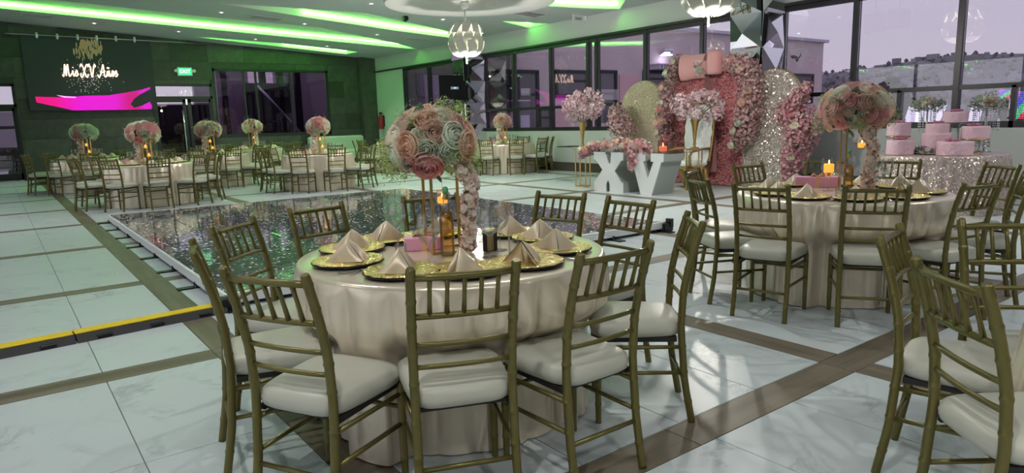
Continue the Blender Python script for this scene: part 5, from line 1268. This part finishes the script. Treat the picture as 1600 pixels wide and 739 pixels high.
obj('cylinder', MB().lathe([(.09, 0), (.1, .03), (.1, .44), (.06, .52), (.03, .55)], 16), mat('red_paint', (.34, .02, .03), .35), t); obj('valve', MB().box((0, 0, .60), (.05, .16, .08)).tube([(0, .06, .58), (-.06, .12, .40), (-.03, .1, .2)], .012, 6), M['black_metal'], t)
obj('wall_bracket', MB().box((.11, 0, .3), (.05, .12, .4)), M['black_metal'], t)
M['bench'] = mat('bench_vinyl', (.52, .58, .50), .5)
xa_, xb_ = aty(507, 225, YF-.7).x, aty(556, 225, YF-.7).x; xc_ = aty(596, 240, YF-.9).x
t = thing('lounge_bench', 'pale upholstered lounge bench along the dark far wall', 'bench', ((xa_+xb_)/2, YF-.7, 0))
obj('bench_back', MB().box((0, .38, .62), (xb_-xa_+.9, .22, .70), ch=.06), M['bench'], t); obj('bench_seat', MB().box((.12, -.02, .30), (xb_-xa_+1.3, .72, .34), ch=.06), M['bench'], t); obj('bench_plinth', MB().box((.12, 0, .065), (xb_-xa_+1.2, .6, .13)), M['board'], t)
p = aty(288, 112, YF); t = thing('exit_sign', 'green lit EXIT sign above the dark double doors', 'exit sign', (p.x, YF-.06, p.z), 0)
M['exit_green'] = mat('exit_green', (.05, .5, .25), .5, emit=(.05, .62, .28), estr=.8)
obj('sign_case', MB().box((0, 0, 0), (.46, .06, .28), ch=.01), M['white_paint'], t); pl = obj('green_face', MB().box((0, -.034, 0), (.40, .012, .22)), M['exit_green'], t)
def text_mesh(s, size, depth=.004):
    cu = bpy.data.curves.new('t', 'FONT'); cu.body = s; cu.size = size; cu.extrude = depth; cu.align_x = 'CENTER'; cu.align_y = 'CENTER'; cu.resolution_u = 2
    o = bpy.data.objects.new('t', cu); C.objects.link(o); dg = bpy.context.evaluated_depsgraph_get(); me = bpy.data.meshes.new_from_object(o.evaluated_get(dg)); bpy.data.objects.remove(o); return me
obj('exit_letters', text_mesh('EXIT', .17), mat('exit_white', (1, 1, 1), .5, emit=(.8, 1, .85), estr=1.6), pl, (0, -.043, 0), (PI/2, 0, 0))
for s_ in (-1, 1): obj('emergency_lamp', MB().lathe([(.035, 0), (.055, .05), (.055, .08)], 12).xform(Matrix.Rotation(PI/2, 4, 'X')), M['white_paint'], t, (s_*.28, 0, .02))
p = atx(911, 30, XW-.1); t = thing('wall_sign', 'small white edge-on sign high on the white window header', 'sign', (XW-.02, p.y, p.z)); obj('sign_plate', MB().box((-.22, 0, 0), (.40, .03, .2), ch=.005), M['white_paint'], t); obj('bracket', MB().box((-.01, 0, .03), (.03, .12, .12)), M['white_paint'], t)
obj('red_legend', MB().box((-.25, -.017, 0), (.2, .005, .06)), mat('sign_grey', (.45, .42, .42), .6), t)
# LED screen
SY = YF-.12
s0, s1_ = aty(40, 120, SY), aty(241, 120, SY); zt_, zb2 = aty(140, 60, SY).z, aty(140, 172, SY).z; sw, sh = s1_.x-s0.x, zt_-zb2; scx, scz = (s0.x+s1_.x)/2, (zt_+zb2)/2
led = thing('video_screen', 'large dark wall screen showing Mis XV Años and a magenta ribbon', 'screen', (scx, SY, scz))
obj('screen_panel', MB().box((0, .05, 0), (sw, .1, sh)), mat('screen_dark', (.008, .010, .009), .5, emit=(.004, .006, .006), estr=1), led)
def sp(u, v): p = aty(u, v, SY-.012); return (p.x-scx, p.z-scz)
def flat(poly, y, m, name): o = obj(name, MB().prism([sp(u, v) for u, v in poly], 'y', y, y+.006), m, led); return o
mg = mat('ribbon_magenta', (.03, 0, .02), .5, emit=(.6, 0, .45), estr=.72)
n_ = mg.node_tree.nodes; L_ = mg.node_tree.links; t_ = n_.new('ShaderNodeTexCoord'); sx_ = n_.new('ShaderNodeSeparateXYZ'); mr_ = n_.new('ShaderNodeMapRange'); cr2 = n_.new('ShaderNodeValToRGB')
L_.new(t_.outputs['Object'], sx_.inputs[0]); L_.new(sx_.outputs['X'], mr_.inputs['Value']); mr_.inputs['From Min'].default_value = sp(55, 155)[0]; mr_.inputs['From Max'].default_value = sp(238, 155)[0]
e_ = cr2.color_ramp.elements; e_[0].color = (.80, .0, .16, 1); e_[1].color = (.62, .0, .52, 1)
for p_, c_ in ((.16, (.86, .0, .26, 1)), (.36, (.82, .0, .66, 1)), (.66, (.78, .0, .62, 1)), (.78, (.60, .0, .20, 1)), (.86, (.55, .0, .22, 1)), (.92, (.78, .0, .66, 1))): q_ = e_.new(p_); q_.color = c_
L_.new(mr_.outputs[0], cr2.inputs[0]); L_.new(cr2.outputs[0], n_['Principled BSDF'].inputs['Emission Color'])
flat([(55, 151), (88, 152), (112, 151.5), (134, 149.5), (170, 149), (200, 144), (222, 140), (234, 136), (235, 139), (218, 148), (209, 155), (204, 163), (210, 168.5), (222, 165), (234, 159), (237.5, 165), (237, 170.5), (200, 171.5), (150, 172), (115, 172.5), (95, 168), (57, 160)], -.012, mg, 'magenta_ribbon')
flat([(88, 148.6), (104, 150.6), (119, 151.2), (118, 153), (100, 152.4)], -.020, mat('ribbon_light', (1, .3, 1), .5, emit=(1, .25, .95), estr=1.2), 'ribbon_highlight')
gold_e = mat('screen_gold', (.3, .25, .1), .5, emit=(.075, .068, .035), estr=1)
rnd = random.Random(3)
dots = MB(); dots2 = MB()
for k in range(120):
    u = rnd.gauss(138, 10); v = 64+abs(rnd.gauss(0, 17))
    if not 112 < u < 166 or v > 112: continue
    x, z = sp(u, v); s_ = rnd.uniform(.010, .026)*(1 if v < 88 else .6); dots.lathe([(s_, -.001), (s_, .001)], 7, (0, 0, 0)); n_ = len(dots.v)-14
    for i in range(n_, len(dots.v)): vx, vy, vz = dots.v[i]; dots.v[i] = (x+vx, -.010+vz, z+vy*4.5)
for k in range(160):
    u = rnd.gauss(142, 20); v = rnd.gauss(122, 14)
    if not 66 < u < 214 or not 70 < v < 147: continue
    x, z = sp(u, v); dots2.box((x, -.012, z), (.02, .004, .02))
obj('gold_shimmer', dots, gold_e, led, stuff=True); obj('light_specks', dots2, mat('speck', (.6, .6, .5), .5, emit=(.14, .13, .11), estr=1), led, stuff=True)
# script lettering drawn as strokes
def bez(pts, n=7):
    out = []
    P = [Vector((a, b_, 0)) for a, b_ in pts]
    for i in range(len(P)-1):
        p0, p1, p2, p3 = P[max(0, i-1)], P[i], P[i+1], P[min(len(P)-1, i+2)]
        for k in range(n):
            t = k/n; out.append(.5*((2*p1)+(p2-p0)*t+(2*p0-5*p1+4*p2-p3)*t*t+(3*p1-p0-3*p2+p3)*t**3))
    out.append(P[-1]); return out
GL = {'M': (1.5, [[(-.1, .15), (.05, .0), (.2, .3), (.45, 1.0), (.5, .6), (.5, .05), (.75, .7), (.95, 1.0), (.95, .5), (1.0, .05), (1.25, .1), (1.4, .25)]]),
      'i': (.5, [[(0, .2), (.15, .5), (.2, .1), (.35, .05), (.5, .25)], [(.22, .72), (.26, .76), (.22, .78)]]),
      's': (.6, [[(0, .2), (.3, .55), (.4, .3), (.3, .05), (.05, .1), (.3, .08), (.6, .25)]]),
      'X': (1.3, [[(-.1, .8), (.1, 1.05), (.4, .8), (.6, .3), (.9, -.05), (1.15, .2)], [(1.15, 1.05), (.9, .9), (.5, .4), (.1, -.05), (-.15, .1), (-.05, .3)]]),
      'V': (1.25, [[(-.1, .8), (.1, 1.05), (.3, .8), (.45, -.05), (.8, .6), (1.0, 1.0), (1.2, .95), (1.1, .8)]]),
      'A': (1.35, [[(-.25, .2), (-.1, -.05), (.25, .2), (.6, .7), (.85, 1.05), (.9, .5), (.9, .1), (1.1, .0), (1.3, .2)], [(.2, .42), (.6, .38), (1.1, .5)]]),
      'ñ': (.75, [[(0, .2), (.12, .5), (.15, .05), (.3, .45), (.45, .5), (.48, .1), (.6, .05), (.75, .25)], [(.12, .72), (.25, .8), (.38, .72), (.5, .8)]]),
      'o': (.6, [[(.1, .3), (.3, .55), (.45, .3), (.3, .05), (.12, .2), (.3, .5), (.6, .4)]])}
def script(txt, u0, v0, u1, hgt, mname, r, ydep, name):
    tot = sum(GL[c][0] if c != ' ' else .45 for c in txt); x0, zb_ = sp(u0, v0); x1, _ = sp(u1, v0); sx = (x1-x0)/tot; h = hgt; cur = 0; b = MB(); gap = MB()
    for c in txt:
        if c == ' ': cur += .45; continue
        w, strokes = GL[c]
        for st in strokes: b.tube([(x0+(cur+p.x)*sx, ydep, zb_+p.y*h) for p in bez(st)], r, 5)
        cur += w
    return obj(name, b, mname, led)
wm = mat('script_glow', (1, .8, .7), .5, emit=(1, .48, .34), estr=.75); wm2 = mat('script_white', (1, .95, .85), .5, emit=(1, .9, .72), estr=1.1)
script('Mis XV Años', 99, 119.5, 185, .36, wm, .019, -.012, 'script_outline'); script('Mis XV Años', 99, 119.5, 185, .36, wm2, .009, -.034, 'script_letters')
# rail with small spotlights over the screen
p0, p1 = aty(8, 52, SY-.25), aty(330, 69, SY-.25)
t = thing('light_rail', 'thin rail with six small lamps above the wall screen', 'light rail', (0, SY-.25, 0)); obj('rail', MB().tube([(p0.x, 0, p0.z), (p1.x, 0, p1.z)], .018, 6), M['silver'], t)
for u, v in ((57, 54), (89, 56), (121, 57), (151, 58.5), (181, 59.5), (210, 61)): p = aty(u, v, SY-.25); obj('small_lamp', MB().lathe([(.02, -.1), (.035, -.06), (.03, .06)], 10, (p.x, 0, p.z)), M['white_paint'], t)
for u in (20, 290): p = aty(u, 55, SY-.25); obj('bracket', MB().box((p.x, .17, p0.z+(p1.z-p0.z)*(p.x-p0.x)/(p1.x-p0.x)), (.03, .36, .03)), M['black_metal'], t)

# ------------------------------------------------------------------ ceiling fittings
def downlight(p, lab, power, vis=True, blend=.6):
    t = thing('ceiling_downlight', lab, 'downlight', (p.x, p.y, ceil_z(p.x)), 0, 'recessed ceiling downlights')
    obj('trim_ring', MB().lathe([(.045, .01), (.045, -.012), (.085, -.012), (.085, .005)], 20), M['white_paint'], t); obj('lamp_lens', MB().lathe([(.0, -.004), (.044, -.004)], 16, capt=False, capb=False), M['lamp_white'], t)
    if power: lamp('downlight_spot', 'SPOT', (0, 0, -.03), power*(1.9 if p.y < 0 else 1), (1, .975, .93), parent=t, spot_size=rad(125), spot_blend=blend, shadow_soft_size=.05)  # stronger behind the camera, as fill light
vis = [(147, 36), (279, 49), (346, 19), (399, 61), (476, 37), (511, 72), (589, 54), (580, 5.5), (692, 30)]
for k, (u, v) in enumerate(vis):
    downlight(atc(u, v), '%s recessed ceiling downlight counted from the upper left of the picture' % ORD[k], SPOT_W)
k = 0
for x in (-3.5, 0.3, 4.1, 7.9, 11.0):  # unseen downlights added above the frame as fill light
    for y in (-3, 1.0, 5.0, 9.0, 13.0):
        if (int(x+4)+int(y+3)//4) % 2: continue
        if (x > 10 and (y > 12 or y == 9.0)) or (x == 7.9 and y == 5.0): continue
        downlight(Vector((x, y, 0)), 'added fill downlight above the picture, row %s place %s' % (ORD[int((y+3)/4)], ORD[[-3.5, .3, 4.1, 7.9, 11.0].index(x)]), FILL_SPOT_W); k += 1
downlight(Vector((-.4, .5, 0)), 'added fill downlight above the picture, just over the camera', 150)  # one more unseen lamp, added to brighten the nearest table and its roses
def vent(u, v, w, d, lab):
    p = atc(u, v); t = thing('ceiling_vent', lab, 'vent', (p.x, p.y, ceil_z(p.x)), 0, 'ceiling air vents'); t.rotation_euler = (0, math.atan(.0625), 0)
    obj('vent_frame', MB().box((0, d/2, -.008), (w, .05, .02)).box((0, -d/2, -.008), (w, .05, .02)).box((w/2, 0, -.008), (.05, d, .02)).box((-w/2, 0, -.008), (.05, d, .02)), M['soffit'], t)
    obj('vent_back', MB().box((0, 0, .0), (w-.05, d-.05, .006)), M['board'], t)
    for k in range(5): obj('louvre', MB().box((0, -d/2+d*(k+.5)/5, -.01), (w-.06, .02, .012)), M['ceiling'], t)
for u, v, w, d, lab in ((58, 24, .7, .45, 'dark ceiling air vent at the far left above the screen'), (340, 53.5, .7, .4, 'ceiling air vent between the long green cove and the window wall side'), (415, 28, .8, .55, 'ceiling air vent between the two long green coves'), (652, 61.5, .7, .45, 'ceiling air vent left of the hanging lamp'), (576, 78.5, .6, .4, 'ceiling air vent above the far dark corner'), (826, 21, .85, .55, 'large ceiling air vent above the small green triangle')):
    vent(u, v, w, d, lab)
p = atc(633, 25); t = thing('ceiling_sensor', 'small black sensor on the ceiling beside the white disc', 'sensor', (p.x, p.y, ceil_z(p.x)-.06)); obj('sensor_body', MB().box((0, 0, 0), (.12, .12, .12), ch=.02), M['black_metal'], t); obj('sensor_eye', MB().lathe([(.03, -.085), (.04, -.06)], 10), M['far_dark'], t)
# petal pendants
M['petal_shell'] = mat('pendant_petal', (.66, .66, .56), .35)
def pendant(P, zt, D, lab, power):
    R = D/2; t = thing('pendant_lamp', lab, 'pendant lamp', (P.x, P.y, P.z), 0, 'petal globe pendants')
    obj('ceiling_cup', MB().lathe([(.03, zt-P.z-.14), (.09, zt-P.z-.11), (.10, zt-P.z-.03), (.09, zt-P.z)], 18), M['white_paint'], t)
    obj('rod', MB().tube([(0, 0, -R-.12), (0, 0, zt-P.z-.1)], .014, 8), M['white_paint'], t)
    obj('bulb', MB().lathe([(.02, -.1), (.07, -.05), (.075, .0), (.03, .09)], 14), M['lamp_white'], t)
    for k in range(10):
        a0 = 2*PI*k/10
        for lo, hi, rr, off, wf_ in ((-.06, -.80, 1.0, 0, 1.25), (.22, .88, 1.0, .5, 1.15), (-.40, .36, .88, .5, 1.75)):
            def fn(s, t_, lo=lo, hi=hi, rr=rr, off=off, wf_=wf_):
                ph = (lo+(hi-lo)*t_)*PI/2*.92; w = .20*wf_*(math.sin(PI*(.22+t_*.72))**.8)/max(.55, math.cos(ph)); a = a0+off*2*PI/10+(s-.5)*2*w+.30*t_; r = R*rr*(1+.07*math.sin(PI*t_)+.05*(2*s-1)**2)
                return (r*math.cos(ph)*math.cos(a), r*math.cos(ph)*math.sin(a), r*math.sin(ph))
            obj('shade_petal', MB().grid(fn, 4, 7), M['petal_shell'], t)
    for zz in (-.55, 0, .6): obj('support_ring', MB().tube([(R*.8*math.cos(zz)*math.cos(a*PI/12), R*.8*math.cos(zz)*math.sin(a*PI/12), R*math.sin(zz)*.9) for a in range(24)], .006, 5, closed=True), M['silver'], t)
    lamp('pendant_light', 'POINT', (0, 0, -R-.22), power, (1, .95, .86), parent=t, shadow_soft_size=.04)
pendant(P1, ZD-.015, .74, 'petal globe pendant lamp hanging from the white disc over the dance floor', PENDANT_W)
pendant(P2, ceil_z(P2.x), .74, 'petal globe pendant lamp cut by the top of the picture, right of centre', PENDANT_W)

# loudspeakers hung above the frame, seen only mirrored in the right-hand window glass
for k_, (u, v, lab) in enumerate(((1367, 46, 'black loudspeaker hung above the picture, left of the mirrored pair in the window'), (1404, 40, 'black loudspeaker hung above the picture, right of the mirrored pair in the window'))):
    d_ = ray(u, v); q = EYE+d_*(19.3/d_.x); x_ = 2*(XW+.07)-q.x; t = thing('hanging_speaker', lab, 'loudspeaker', (x_, q.y, q.z), -PI/2, 'hanging loudspeakers')
    obj('cabinet', MB().box((0, 0, .15), (.42, .36, .5), ch=.03), M['black_metal'], t); obj('front_grille', MB().box((0, .185, .15), (.38, .02, .44)), M['board'], t)
    obj('hanging_rod', MB().tube([(0, 0, .4), (0, 0, ceil_z(x_)-q.z)], .02, 6), M['black_metal'], t)
